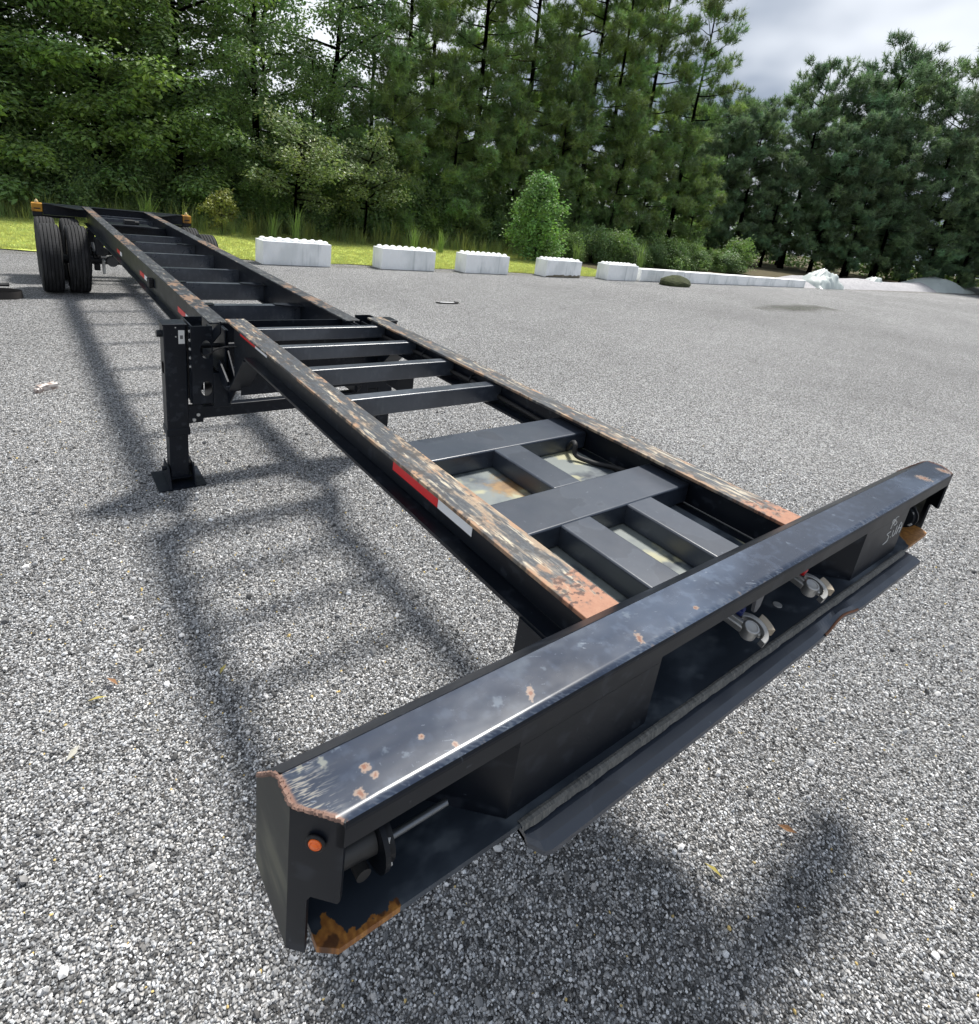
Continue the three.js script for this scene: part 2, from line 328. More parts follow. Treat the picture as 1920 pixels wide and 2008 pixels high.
const bolsterTop = std({
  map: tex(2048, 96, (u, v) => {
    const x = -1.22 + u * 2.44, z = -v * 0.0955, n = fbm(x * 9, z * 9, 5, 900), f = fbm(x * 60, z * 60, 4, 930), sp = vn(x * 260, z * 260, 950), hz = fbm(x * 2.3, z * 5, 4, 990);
    let c = mix3([34, 42, 57], [84, 96, 114], ss(0.3, 0.75, hz) * 0.7 + ss(0.5, 0.8, f) * 0.25);  // blue-grey base lightened to stand in for the reflected sky
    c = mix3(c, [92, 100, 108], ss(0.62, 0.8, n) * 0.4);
    if (sp > 0.945) c = mix3(c, [160, 168, 176], (sp - 0.945) * 7);
    const scr = vn(x * 40 + z * 30, z * 420 - x * 200, 970); if (scr > 0.95 && n > 0.5) c = mix3(c, [150, 156, 162], 0.5);
    for (const [bx, bz, r, k] of BS) {
      if (Math.abs(x - bx) > r * 2.5) continue;
      const f2 = fbm(x * 240, z * 240, 4, 1001), d = Math.hypot(k === 3 ? (x - bx) + (z - bz) * 0.5 : x - bx, (z - bz) * (k === 2 ? 0.6 : k === 3 ? 0.55 : 1)) / r + (f2 - 0.5) * 1.9;
      if (d < 1.3) c = k === 0 || k === 3 ? mix3(mix3(c, mix3([120, 112, 106], [148, 118, 100], f2), ss(1.25, 0.85, d)), [112, 70, 52], ss(0.5, 0.15, d) * 0.75) : mix3(c, k === 2 ? [206, 200, 168] : [124, 134, 142], ss(1.2, 0.5, d) * 0.4);
    }
    const end = ss(-1.145, -1.20, x + (f - 0.5) * 0.03) * ss(0.50, 0.72, vn(x * 60 + z * 200, z * 900 - x * 90, 981) * 0.65 + f * 0.4);
    c = mix3(c, [158, 150, 136], end * 0.8);
    const rub = ss(0.17, 0.05, v + (vn(x * 130, 2, 983) - 0.5) * 0.12) * ss(0.52, 0.7, vn(x * 300 - z * 500, z * 300, 985) * 0.5 + fbm(x * 7, 1, 3, 987) * 0.6);
    c = mix3(c, [128, 134, 140], rub * 0.32); c = mix3(c, [120, 96, 82], rub * ss(0.6, 0.75, f) * 0.4);
    const wl = Math.min(x + 1.22, 1.22 - x, (x + 1.22) + (z + 0.05) * -1 * 0 + 9), ch = (1.22 - Math.abs(x)) - Math.max(0, z + 0.05);
    c = mix3(c, mix3([104, 78, 68], [158, 122, 104], f), ss(0.010, 0.003, ch + (f - 0.5) * 0.012) * (x < 0 ? 1 : 0.5));
    return c;
  }), roughness: 0.30, roughnessMap: tex(512, 32, (u, v) => 170 + 85 * fbm(u * 60, v * 5, 4, 33, 60), false),
});
// coupler and bolster floor plate, 2.4 m x 1.4 m: rubbed, smeared, rusted at its corners
const plateMap = tex(2048, 1024, (u, v) => {
  const x = -1.2 + u * 2.4, z = -v * 1.4, n = fbm(x * 5, z * 9, 6, 1100), f = fbm(x * 40, z * 40, 4, 1130), g = fbm(x * 14, z * 22, 4, 1160);
  let c = mix3([38, 46, 56], [104, 112, 120], ss(0.36, 0.72, n) * 0.8);
  c = mix3(c, [112, 118, 122], ss(0.58, 0.78, g) * 0.5);
  if (z < -0.25) {
    c = mix3(c, [120, 126, 122], ss(0.42, 0.62, fbm(x * 6 + 3, z * 7, 5, 1180)) * 0.85);
    c = mix3(c, [168, 164, 130], ss(0.6, 0.72, fbm(x * 9, z * 10, 4, 1195)) * 0.8);
    const rr = Math.hypot((x + 0.10) / 0.10, (z + 0.95) / 0.09) + (f - 0.5) * 1.2; c = mix3(c, mix3([158, 124, 76], [96, 66, 40], f), ss(1.1, 0.3, rr) * 0.85);
  }
  const line = mix(-0.040, -0.013, ss(-1.19, -1.12, x)) - (fbm(x * 120, z * 120, 4, 1240) - 0.5) * 0.022 - (n - 0.5) * 0.012 - 0.024 * ss(0.02, 0, Math.abs(x + 1.165));
  if (x < -1.075 + (f - 0.5) * 0.02 && z > line) { const g2 = fbm(x * 190, z * 190, 4, 1210), g3 = fbm(x * 60, z * 60, 4, 1220); c = mix3(mix3([190, 134, 62], [120, 72, 34], clamp(g2 * 1.2 - 0.1)), [66, 40, 24], ss(0.58, 0.7, g3) * 0.8); }
  if (x > 1.03 + (z + 0.05) * -1.2 + (n - 0.5) * 0.1 && z > -0.075) c = mix3([200, 146, 74], [128, 82, 38], fbm(x * 150, z * 150, 4, 1230) * 1.1);
  return c;
});
plateMap.wrapS = plateMap.wrapT = THREE.ClampToEdgeWrapping;
const plateMat = std({ map: plateMap, roughness: 0.5 });
function plateUV(g) { g = flat(g); const p = g.attributes.position, uv = new Float32Array(p.count * 2); for (let i = 0; i < p.count; i++) { uv[i * 2] = (p.getX(i) + 1.2) / 2.4; uv[i * 2 + 1] = -p.getZ(i) / 1.4; } g.setAttribute('uv', new THREE.BufferAttribute(uv, 2)); return g; }
const weldMat = std({ map: tex(256, 64, (u, v) => mix3([74, 76, 76], [132, 130, 124], fbm(u * 30, v * 6, 4, 3, 30, 6))), roughness: 0.8, bumpMap: tex(256, 64, (u, v) => 255 * fbm(u * 64, v * 4, 3, 23, 64, 4), false), bumpScale: 0.004 });
const rustWeld = std({ map: tex(128, 128, (u, v) => mix3([84, 60, 52], [160, 134, 120], fbm(u * 20, v * 20, 4, 3, 20))), roughness: 0.9, bumpMap: tex(128, 128, (u, v) => 255 * fbm(u * 24, v * 24, 4, 5, 24), false), bumpScale: 0.02 });
const oliveDust = std({ map: tex(512, 512, (u, v) => mix3([34, 37, 36], [92, 92, 78], ss(0.3, 0.75, fbm(u * 5, v * 12, 5, 44, 5, 12)) * 0.8)), roughness: 0.6 });
oliveDust.map.repeat.set(2, 2);

// ------------------------------------------------------------------ the container chassis
const T = thing('container_chassis', 'long black skeletal container trailer with rusty rails parked on gravel', 'trailer', [0, 0, -0.0188]);
T.rotation.x = 0.0153;
const gY = (z) => -0.0153 * -z;           // local height of the ground below a point z of the trailer
const YB = 1.23, YG = 1.108, YM = 1.0086, WG = 0.51, WM = 0.518, FW = 0.111;

// front bolster
{
  const t = 0.008, r = 0.014, prof = [];
  prof.push([0, 1.186]); prof.push([0, YB - r]);
  for (let k = 1; k < 5; k++) { const a = k / 5 * Math.PI / 2; prof.push([-r + r * Math.cos(a), YB - r + r * Math.sin(a)]); }
  prof.push([-r, YB], [-0.05, YB], [-0.0955, YB], [-0.1005, YB - 0.003], [-0.175, 1.148], [-0.175, 0.99], [-0.167, 0.99], [-0.167, 1.144], [-0.094, YB - t], [-0.05, YB - t], [-r, YB - t], [-t, YB - r], [-t, 1.186]);
  const shift = (g) => { const p = g.attributes.position; for (let i = 0; i < p.count; i++) { const x = p.getX(i), z = p.getZ(i); if (Math.abs(x) > 1 && z > -0.05) p.setX(i, Math.sign(x) * (1.22 - (z + 0.05) * 0.96)); } return g; };
  const beam = shift(zyPlate(prof, -1.212, 1.212));
  for (const g of [beam]) g.computeVertexNormals();
  const B = mesh('front_bolster', beam, paint, T);
  // worn top skin, 2 mm proud, its own outline with the cut corners
  const skin = new THREE.BufferGeometry(), sp = [], su = [], si = [], nx = 40;
  const zs = [-0.003, -0.008, -0.014, -0.05, -0.0955];
  zs.forEach((z, j) => { for (let i = 0; i <= nx; i++) { const lim = z > -0.05 ? 1.218 - (z + 0.05) * 0.96 : 1.218; const x = -lim + 2 * lim * i / nx; const y = z > -r ? YB - r + Math.sqrt(Math.max(0, r * r - (z + r) ** 2)) : YB; sp.push(x, y + 0.0012, z + (z > -0.01 ? 0.0008 : 0)); su.push((x + 1.22) / 2.44, -z / 0.0955); if (i && j) { const q = j * (nx + 1) + i, p = q - nx - 1; si.push(p - 1, p, q, p - 1, q, q - 1); } } });
  skin.setAttribute('position', new THREE.Float32BufferAttribute(sp, 3)); skin.setAttribute('uv', new THREE.Float32BufferAttribute(su, 2)); skin.setIndex(si); skin.computeVertexNormals();
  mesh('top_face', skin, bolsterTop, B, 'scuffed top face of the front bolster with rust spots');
  for (const s of [-1, 1]) {
    const side = [[-0.176, 0.975], [-0.05, 0.975], [-0.05, YB - 0.001], [-0.0955, YB - 0.001], [-0.176, 1.147]];
    const e = mesh('end_plate', zyPlate(side, s < 0 ? -1.22 : 1.212, s < 0 ? -1.212 : 1.22), oliveDust, B);
    // cut corner plate with its notch: s runs along the cut
    const q = (a) => [a * 0.0693, 0];
    const out = [[0, 0.975], [0.026, 0.975], [0.026, 1.078], [0.031, 1.086], [0.066, 1.086], [0.0693, 1.092], [0.0693, YB - 0.002], [0, YB - 0.002]];
    const sh = new THREE.Shape(out.map(([a, y]) => new THREE.Vector2(a, y)));
    const g = new THREE.ExtrudeGeometry(sh, { depth: 0.007, bevelEnabled: false });
    const dx = 0.048 / 0.0693, dz = 0.05 / 0.0693;   // along the cut, for the left end
    const m = s < 0 ? new THREE.Matrix4().set(dx, 0, -dz, -1.22 + 0.007 * dz, 0, 1, 0, 0, dz, 0, dx, -0.05 - 0.007 * dx, 0, 0, 0, 1) : new THREE.Matrix4().set(-dx, 0, dz, 1.22 - 0.007 * dz, 0, 1, 0, 0, dz, 0, dx, -0.05 - 0.007 * dx, 0, 0, 0, 1);
    g.applyMatrix4(m);
    if (s > 0) { const ix = flat(g), p = ix.attributes.position.array, n = ix.attributes.normal.array; for (let i = 0; i < p.length; i += 9) for (let k = 0; k < 3; k++) { [p[i + k], p[i + 3 + k]] = [p[i + 3 + k], p[i + k]]; [n[i + k], n[i + 3 + k]] = [n[i + 3 + k], n[i + k]]; } mesh('corner_plate', metric(ix), paint, B); }
    else mesh('corner_plate', metric(g), paint, B);
    // weld bead round the top of the end plate
    mesh('weld_bead', lumpy([[s * 1.219, 1.15, -0.173], [s * 1.218, YB - 0.002, -0.0955], [s * 1.218, YB + 0.0005, -0.07], [s * 1.217, YB + 0.001, -0.051], [s * 1.195, YB + 0.001, -0.026], [s * 1.172, YB - 0.003, -0.003]], 0.0032, 60, 6), rustWeld, B);
    // amber marker lamp on the cut corner
    const L = new THREE.Group(); L.name = 'marker_lamp'; L.scale.setScalar(0.78); L.userData.label = 'round amber marker lamp'; B.add(L);
    L.position.set(s * 1.1965, 1.188, -0.0235); L.rotation.set(0, -s * -Math.atan2(0.05, 0.048), 0);
    L.lookAt(T.localToWorld ? new THREE.Vector3(s * (1.1965 + 1), 1.188, -0.0235 + 0.96) : new THREE.Vector3());
    const dome = new THREE.LatheGeometry([[0, 0.010], [0.0035, 0.0095], [0.0062, 0.0085], [0.0068, 0.0070], [0.0078, 0.0070], [0.0084, 0.0085], [0.0108, 0.0065], [0.0112, 0]].map(p => new THREE.Vector2(...p)), 32); dome.rotateX(Math.PI / 2);
    mesh('lens', metric(dome), new THREE.MeshPhysicalMaterial({ color: lin(0.9, 0.14, 0.0), roughness: 0.3, clearcoat: 0.6, clearcoatRoughness: 0.15 }), L);
    const ring = new THREE.TorusGeometry(0.0135, 0.003, 8, 28); ring.translate(0, 0, 0.003);
    mesh('grommet', ring, rubber, L);
    // lock pin in the end pocket
    const P = new THREE.Group(); P.name = 'lock_pin'; B.add(P); P.position.set(s * 1.085, 1.045, -0.075);
    mesh('flange', [cyl(0.047, 0.047, 0.008, 32, 'x', [0, 0, 0]), cyl(0.036, 0.040, 0.012, 32, 'x', [-s * 0.009, 0, 0])], paintPlain, P);
    mesh('pin', [cyl(0.020, 0.024, 0.05, 20, 'x', [s * 0.03, 0.006, 0]), cyl(0.012, 0.02, 0.02, 16, 'x', [s * 0.062, 0.006, 0]), cyl(0.011, 0.011, 0.03, 12, 'z', [s * 0.03, -0.012, 0.018])], std({ color: lin(0.06, 0.06, 0.06), roughness: 0.5, metalness: 0.6 }), P);
    mesh('handle', cyl(0.006, 0.006, 0.115, 14, 'x', [-s * 0.066, -0.008, 0.008]), std({ color: lin(0.22, 0.23, 0.24), roughness: 0.35, metalness: 0.7 }), P);
    for (const [by, bz] of [[0.02, 0.025], [-0.022, 0.03]]) mesh('bolt', cyl(0.007, 0.007, 0.012, 6, 'x', [-s * 0.008, by, bz]), galv, P);
    // hollow box behind the front face, wider at the back
    const f0 = 0.505, f1 = 0.868;
    const bx = (k) => { const a = 0.1 * (k - 0.02) / 0.1, o = [[s * f0, -0.02], [s * f1, -0.02], [s * (f1 + a), -k], [s * (f0 - a), -k]]; return s < 0 ? o.reverse() : o; };
    mesh('stiffener_box', [xzPlate(bx(0.088), 1.1405, 1.215), xzPlate(bx(0.165), 0.986, 1.14)], paint, B);
  }
  // handwritten white marks on the right-hand stiffener box
  const chalk = [[[0.729, 1.109], [0.73, 1.126], [0.737, 1.142], [0.721, 1.142], [0.722, 1.134], [0.745, 1.126], [0.746, 1.137]], [[0.769, 1.145], [0.744, 1.145], [0.751, 1.135], [0.773, 1.122], [0.763, 1.115], [0.743, 1.121]], [[0.742, 1.096], [0.713, 1.092], [0.739, 1.078], [0.74, 1.063], [0.727, 1.058], [0.707, 1.056]], [[0.758, 1.073], [0.762, 1.068]], [[0.769, 1.094], [0.779, 1.068], [0.797, 1.07], [0.794, 1.104]], [[0.815, 1.066], [0.825, 1.109], [0.849, 1.086], [0.844, 1.065]], [[0.814, 1.088], [0.848, 1.084]]];
  const ck = chalk.map(st => { const g = tube(st.map(([x, y]) => [x, y, -0.0195]), 0.0012, 30, 5); return g; });
  mesh('handwriting', ck, std({ color: lin(0.75, 0.75, 0.73), roughness: 0.9 }), B, 'white handwritten figures and letters');
  // floor plate of the bolster and coupler, and the bent front lip
  const plate = [[-1.188, -0.024], [-1.165, -0.006], [-0.86, -0.002], [-0.86, -0.0021], [0.9, -0.002], [1.165, -0.004], [1.188, -0.028], [1.188, -0.166], [0.39, -0.166], [0.39, -1.30], [-0.39, -1.30], [-0.39, -0.166], [-1.188, -0.166]];
  mesh('floor_plate', plateUV(xzPlate(plate, 0.973, 0.985)), plateMat, B);
  const lip = new THREE.BufferGeometry(), lp = [], li = [], N = 120, rows = [[-0.10, 0.9655], [0.012, 0.9655], [0.03, 0.963], [0.046, 0.957], [0.0475, 0.948], [0.030, 0.9535], [0.012, 0.957], [-0.10, 0.957]];
  for (let i = 0; i <= N; i++) {
    const x = mix(-0.845, 0.955, i / N), cl = Math.max(0, 0.03 - (x + 0.845)) / 0.03, cut = 0.05 * (1 - Math.sqrt(1 - cl * cl)) * 0.6;
    const bend = Math.exp(-(((x - 0.30) / 0.09) ** 2)), wav = (fbm(x * 9, 2, 3, 3) - 0.5) * 0.004;
    for (const [z, y] of rows) { const k = ss(0.0, 0.046, z); lp.push(x, y + k * (bend * 0.012 * Math.sin((x - 0.3) * 26) + wav), z - k * (cut + bend * 0.010) + k * wav); }
    if (i) for (let k = 0; k < rows.length; k++) { const a = (i - 1) * rows.length + k, b = (i - 1) * rows.length + (k + 1) % rows.length, c = a + rows.length, d = b + rows.length; li.push(a, b, c, b, d, c); }
  }
  const ncap = rows.length; for (let k = 1; k < ncap - 1; k++) { li.push(0, k + 1, k); const o = N * ncap; li.push(o, o + k, o + k + 1); }
  lip.setAttribute('position', new THREE.Float32BufferAttribute(lp, 3)); lip.setIndex(li); const lipF = lip.toNonIndexed(); lipF.computeVertexNormals();
  mesh('front_lip', metric(lipF), paintDeck, B, 'bent front lip of the coupler plate, dented and rusty along its edge');
  const rl = []; for (let i = 0; i < 26; i++) { const x = mix(0.2, 0.42, i / 25), bend = Math.exp(-(((x - 0.30) / 0.09) ** 2)), wav = (fbm(x * 9, 2, 3, 3) - 0.5) * 0.004; rl.push([x, 0.957 + bend * 0.012 * Math.sin((x - 0.3) * 26) + wav + 0.0005, 0.046 - bend * 0.010 + wav]); }
  mesh('rust_edge', tube(rl, 0.0035, 60, 6), std({ map: rustWeld.map, color: lin(1, 0.75, 0.55), roughness: 0.95 }), B);
  {
    const wp = [], wi = [], n = 420, ring = [[-0.0035, 0], [-0.003, 0.0035], [0.002, 0.005], [0.008, 0.0035], [0.0105, -0.010]];
    for (let i = 0; i <= n; i++) { const x = mix(-0.855, 0.905, i / n); ring.forEach(([z, y], k) => { const j = (h2(i, k, 5) - 0.5) * 0.0007 + (vn(x * 30, k, 6) - 0.5) * 0.0016; wp.push(x, 0.985 + y * (0.8 + 0.5 * vn(x * 40, 3, 8)) + (k && k < 4 ? j : 0), -0.003 + z + j); if (i && k) { const q = i * 5 + k, p = q - 5; wi.push(p - 1, p, q, p - 1, q, q - 1); } }); }
    const wg = new THREE.BufferGeometry(); wg.setAttribute('position', new THREE.Float32BufferAttribute(wp, 3)); wg.setIndex(wi); const wf = wg.toNonIndexed(); wf.computeVertexNormals();
    mesh('weld_bead', metric(wf, 6), weldMat, B, 'long grey weathered weld bead along the front of the floor plate');
  }
  mesh('bracket', xyPlate([[-0.165, 1.19], [-0.105, 1.19], [-0.115, 1.125], [-0.128, 1.113], [-0.14, 1.115], [-0.15, 1.165], [-0.165, 1.17]], -0.028, -0.02), std({ color: lin(0.14, 0.14, 0.145), roughness: 0.6 }), B);
  mesh('serial_tag', cyl(0.012, 0.012, 0.003, 24, 'y', [0.159, 0.9865, -0.076]), galv, B, 'small round metal tag on the floor plate');
  mesh('light_socket', cyl(0.022, 0.022, 0.03, 20, 'z', [0.25, 1.06, -0.15]), std({ color: lin(0.22, 0.07, 0.04), roughness: 0.7 }), B);
  // gusset behind the bolster, under the gooseneck
  mesh('coupler_skirt', box(-0.515, 0.515, 0.862, 0.9725, -0.40, -0.18), paint, B);
}
// glad hands
for (const [x, y, col, turn] of [[-0.175, 1.092, lin(0.01, 0.02, 0.12), 0.25], [0.125, 1.103, lin(0.5, 0.008, 0.012), 0.1]]) {
  const G = new THREE.Group(); G.name = 'glad_hand'; T.add(G); G.position.set(x, y, -0.005); G.rotation.set(0.25, turn, 0.15);
  G.userData.label = col.r > 0.1 ? 'cast air coupling with red tab' : 'cast air coupling with dark blue tab';
  const boss = new THREE.LatheGeometry([[0, -0.020], [0.016, -0.020], [0.019, -0.016], [0.019, 0.010], [0.017, 0.013], [0.0135, 0.0135], [0.0128, 0.0115], [0, 0.0115]].map(p => new THREE.Vector2(...p)), 32);
  const horn = new THREE.Shape(); horn.absarc(0, 0, 0.040, -1.2, 1.7, false); horn.absarc(0, 0, 0.031, 1.7, -1.2, true);
  const hg = new THREE.ExtrudeGeometry(horn, { depth: 0.016, bevelEnabled: true, bevelSize: 0.0015, bevelThickness: 0.0015, bevelSegments: 2, curveSegments: 20 }); hg.rotateX(-Math.PI / 2); hg.rotateY(-0.7); hg.translate(0, -0.010, 0);
  const B2 = mesh('body', [metric(boss), rbox(-0.013, 0.013, -0.016, 0.004, -0.066, -0.012, 0.004, 2), rbox(-0.004, 0.004, 0.003, 0.009, -0.060, -0.016, 0.002, 1), rbox(0.006, 0.026, -0.014, -0.002, -0.004, 0.026, 0.003, 1)], castMetal, G);
  mesh('horn', metric(hg), castMetal, B2);
  mesh('hex_nut', cyl(0.017, 0.019, 0.016, 6, 'z', [0, -0.006, -0.074]), castMetal, B2);
  const lug = new THREE.Shape(); lug.absarc(0, 0, 0.060, 0.05, 0.75, false); lug.absarc(0, 0, 0.042, 0.75, 0.05, true);
  const lg = new THREE.ExtrudeGeometry(lug, { depth: 0.022, bevelEnabled: true, bevelSize: 0.001, bevelThickness: 0.001, bevelSegments: 1, curveSegments: 14 }); lg.rotateX(-Math.PI / 2); lg.rotateY(-0.85); lg.translate(0, -0.016, 0);
  mesh('detent_plate', metric(lg), std({ color: lin(0.36, 0.31, 0.24), roughness: 0.45, metalness: 0.6 }), G);
  mesh('colour_tab', [rbox(0.010, 0.034, 0.004, 0.020, -0.046, -0.028, 0.004, 2), rbox(0.016, 0.028, 0.016, 0.028, -0.043, -0.031, 0.004, 2)], std({ color: col, roughness: 0.35 }), G);
  mesh('air_line', tube([[0, -0.005, -0.085], [0, 0, -0.11], [-0.01, 0.01, -0.15]], 0.012, 10, 10), rubber, G);
}

// gooseneck rails
function topUV(g, z0, len, x0, w) { g = flat(g); const p = g.attributes.position, uv = new Float32Array(p.count * 2); for (let i = 0; i < p.count; i++) { uv[i * 2] = clamp((z0 - p.getZ(i)) / len, 0.001, 0.999); uv[i * 2 + 1] = clamp((p.getX(i) - x0) / w, 0.002, 0.998); } g.setAttribute('uv', new THREE.BufferAttribute(uv, 2)); return g; }
for (const s of [-1, 1]) {
  const x0 = s < 0 ? -WG : WG - FW, xc = x0 + FW / 2;
  const web = zyPlate([[-0.2, 0.985], [-0.2, YG - 0.0125], [-3.12, YG - 0.0125], [-3.12, 0.695], [-3.06, 0.692], [-2.76, 0.962], [-2.735, 0.98]], xc - 0.005, xc + 0.005);
  const lower = [box(x0, x0 + FW, 0.968, 0.980, -2.74, -0.2)];
  const sl = new THREE.BoxGeometry(FW, 0.012, 0.40); sl.rotateX(Math.atan2(0.27, -0.30) + Math.PI); sl.translate(xc, 0.823, -2.905); lower.push(metric(sl), box(x0, x0 + FW, 0.682, 0.694, -3.12, -3.045));
  const Rl = mesh('gooseneck_rail', [web, ...lower], paint, T);
  mesh('top_flange', topUV(rbox(x0, x0 + FW, YG - 0.0125, YG, -3.12, -0.2, 0.003, 2), -0.2, 2.92, x0, FW), s < 0 ? railLeft : railRight, Rl, 'worn top flange streaked with cream scratches and orange rust');
  const wx = s < 0 ? xc - 0.006 : xc + 0.006, e = 0.0012;
  for (const [a, b, y0, y1, m] of [[-2.99, -2.71, 1.040, 1.071, redTape], [-2.708, -2.515, 1.040, 1.071, whiteTape], [-1.16, -0.873, 1.022, 1.053, redTape], [-0.871, -0.69, 1.022, 1.053, whiteTape]])
    mesh('reflector_tape', box(Math.min(wx, wx + s * e), Math.max(wx, wx + s * e), y0, y1, a, b), m, Rl, m === redTape ? 'red reflective tape' : 'white reflective tape');
}
// main rails
const ZF = -3.30, ZR = -12.18;
for (const s of [-1, 1]) {
  const x0 = s < 0 ? -WM : WM - FW, xc = x0 + FW / 2, yb = 0.735;
  const Rl = mesh('main_rail', [box(xc - 0.005, xc + 0.005, yb + 0.012, YM - 0.0125, ZR, ZF), box(x0, x0 + FW, yb, yb + 0.012, ZR, ZF)], paint, T);
  mesh('top_flange', topUV(rbox(x0, x0 + FW, YM - 0.0125, YM, ZR, ZF - 0.16, 0.003, 2), ZF - 0.16, 8.72, x0, FW), mainTop, Rl, 'worn top flange with rust patches');
  const wx = s < 0 ? xc - 0.006 : xc + 0.006, e = 0.0012;
  for (const [a, y0] of [[-8.29, 0.785], [-6.53, 0.797], [-4.68, 0.812]]) {
    mesh('reflector_tape', box(Math.min(wx, wx + s * e), Math.max(wx, wx + s * e), y0, y0 + 0.045, a, a + 0.28), redTape, Rl, 'red reflective tape');
    mesh('reflector_tape', box(Math.min(wx, wx + s * e), Math.max(wx, wx + s * e), y0, y0 + 0.045, a + 0.282, a + 0.44), whiteTape, Rl, 'white reflective tape');
  }
  mesh('junction_box', rbox(s < 0 ? wx - 0.04 : wx, s < 0 ? wx : wx + 0.04, 0.80, 0.88, -5.86, -5.74, 0.006), rubber, Rl);
  // stiff end of the main rail below the gooseneck's root
  mesh('rail_root', [zyPlate([[-3.60, 0.50], [-3.30, 0.50], [-3.13, 0.66], [-3.13, 0.70], [-3.32, 0.86], [-3.32, YM - 0.02], [-3.60, YM - 0.02]], s < 0 ? -0.447 : 0.439, s < 0 ? -0.439 : 0.447), zyPlate([[-3.46, 1.0], [-3.30, 1.0], [-3.13, 1.09], [-3.13, 1.02], [-3.34, 0.90], [-3.46, 0.90]], s < 0 ? -0.535 : 0.528, s < 0 ? -0.528 : 0.535), zyPlate([[-3.40, 0.72], [-3.31, 0.80], [-3.12, 0.72], [-3.12, 0.66], [-3.20, 0.655]], s < 0 ? -0.50 : 0.49, s < 0 ? -0.49 : 0.50)], paint, Rl);
}
// crossmembers of the long frame
for (const z of [-12.0, -11.57, -9.26, -8.43, -7.42, -6.35, -5.49, -4.49]) {
  const C = mesh('crossmember', [box(-0.457, 0.457, 0.892, 0.900, z - 0.075, z), box(-0.457, 0.457, 0.744, 0.892, z - 0.007, z - 0.001)], paintSheen, T);
  if (z > -9 && z !== -7.42 && z !== -6.35) for (const s of [-1, 1]) mesh('gusset', xzPlate(s < 0 ? [[-0.45, z - 0.08], [-0.45, z + 0.09], [-0.24, z - 0.005], [-0.24, z - 0.07]] : [[0.24, z - 0.07], [0.24, z - 0.005], [0.45, z + 0.09], [0.45, z - 0.08]], 0.902, 0.909), paint, C);
}
// the deep suspension crossmember with its valve
{
  const C = mesh('suspension_crossmember', [rbox(-0.457, 0.457, 0.72, 0.905, -10.62, -10.42, 0.01), rbox(-0.40, 0.22, 0.906, 0.935, -10.6, -10.2, 0.008)], paint, T);
  mesh('valve', [rbox(-0.12, 0.02, 0.936, 1.0, -10.5, -10.35, 0.01), cyl(0.03, 0.03, 0.06, 14, 'x', [0.05, 0.96, -10.42])], rubber, C);
}
// gooseneck crossmembers (box tubes) and the root bulkhead
for (const [z, w, h] of [[-2.97, 0.055, 0.075], [-2.565, 0.06, 0.075], [-2.155, 0.065, 0.085], [-1.725, 0.07, 0.085]]) mesh('gooseneck_crossmember', rbox(-0.448, 0.448, 1.085 - h, 1.085, z - w / 2, z + w / 2, 0.007, 3), paintSheen, T);
mesh('bulkhead', box(-0.447, 0.447, 0.66, 1.005, -3.03, -3.02), paint, T);
mesh('bulkhead', box(-0.437, 0.437, 0.50, 0.985, -3.60, -3.59), paint, T);
// coupler deck: two broad crosswise boxes and three lengthwise ones
mesh('coupler_crossbox', rbox(-0.448, 0.448, 0.9855, 1.062, -1.28, -1.095, 0.008, 3), paintDeck, T);
mesh('coupler_crossbox', rbox(-0.448, 0.448, 0.9855, 1.062, -0.765, -0.575, 0.008, 3), paintDeck, T);
mesh('coupler_lengthbox', rbox(-0.067, 0.067, 0.9855, 1.0605, -1.10, -0.76, 0.008, 3), paintDeck, T);
for (const s of [-1, 1]) mesh('coupler_lengthbox', rbox(Math.min(s * 0.088, s * 0.218), Math.max(s * 0.088, s * 0.218), 0.9855, 1.0605, -0.58, -0.20, 0.008, 3), paintDeck, T);
// hoses clipped to the right-hand gooseneck rail
mesh('air_hose', tube([[0.435, 1.02, -3.0], [0.43, 1.03, -2.6], [0.43, 1.035, -2.35], [0.432, 1.028, -2.1], [0.43, 1.03, -1.9], [0.433, 1.02, -1.6], [0.432, 1.01, -1.3], [0.42, 1.01, -1.14]], 0.011, 80, 8), rubber, T);
mesh('air_hose', tube([[0.34, 0.995, -1.10], [0.33, 1.045, -1.06], [0.31, 1.05, -1.03], [0.31, 1.01, -1.02], [0.34, 0.998, -0.96], [0.41, 0.998, -0.86], [0.43, 1.0, -0.7]], 0.010, 60, 8), rubber, T);
for (const z of [-2.42, -1.93]) mesh('hose_clip', tube([[0.449, 1.062, z], [0.428, 1.055, z], [0.418, 1.035, z], [0.428, 1.015, z], [0.449, 1.0, z]], 0.004, 16, 6), paintPlain, T);

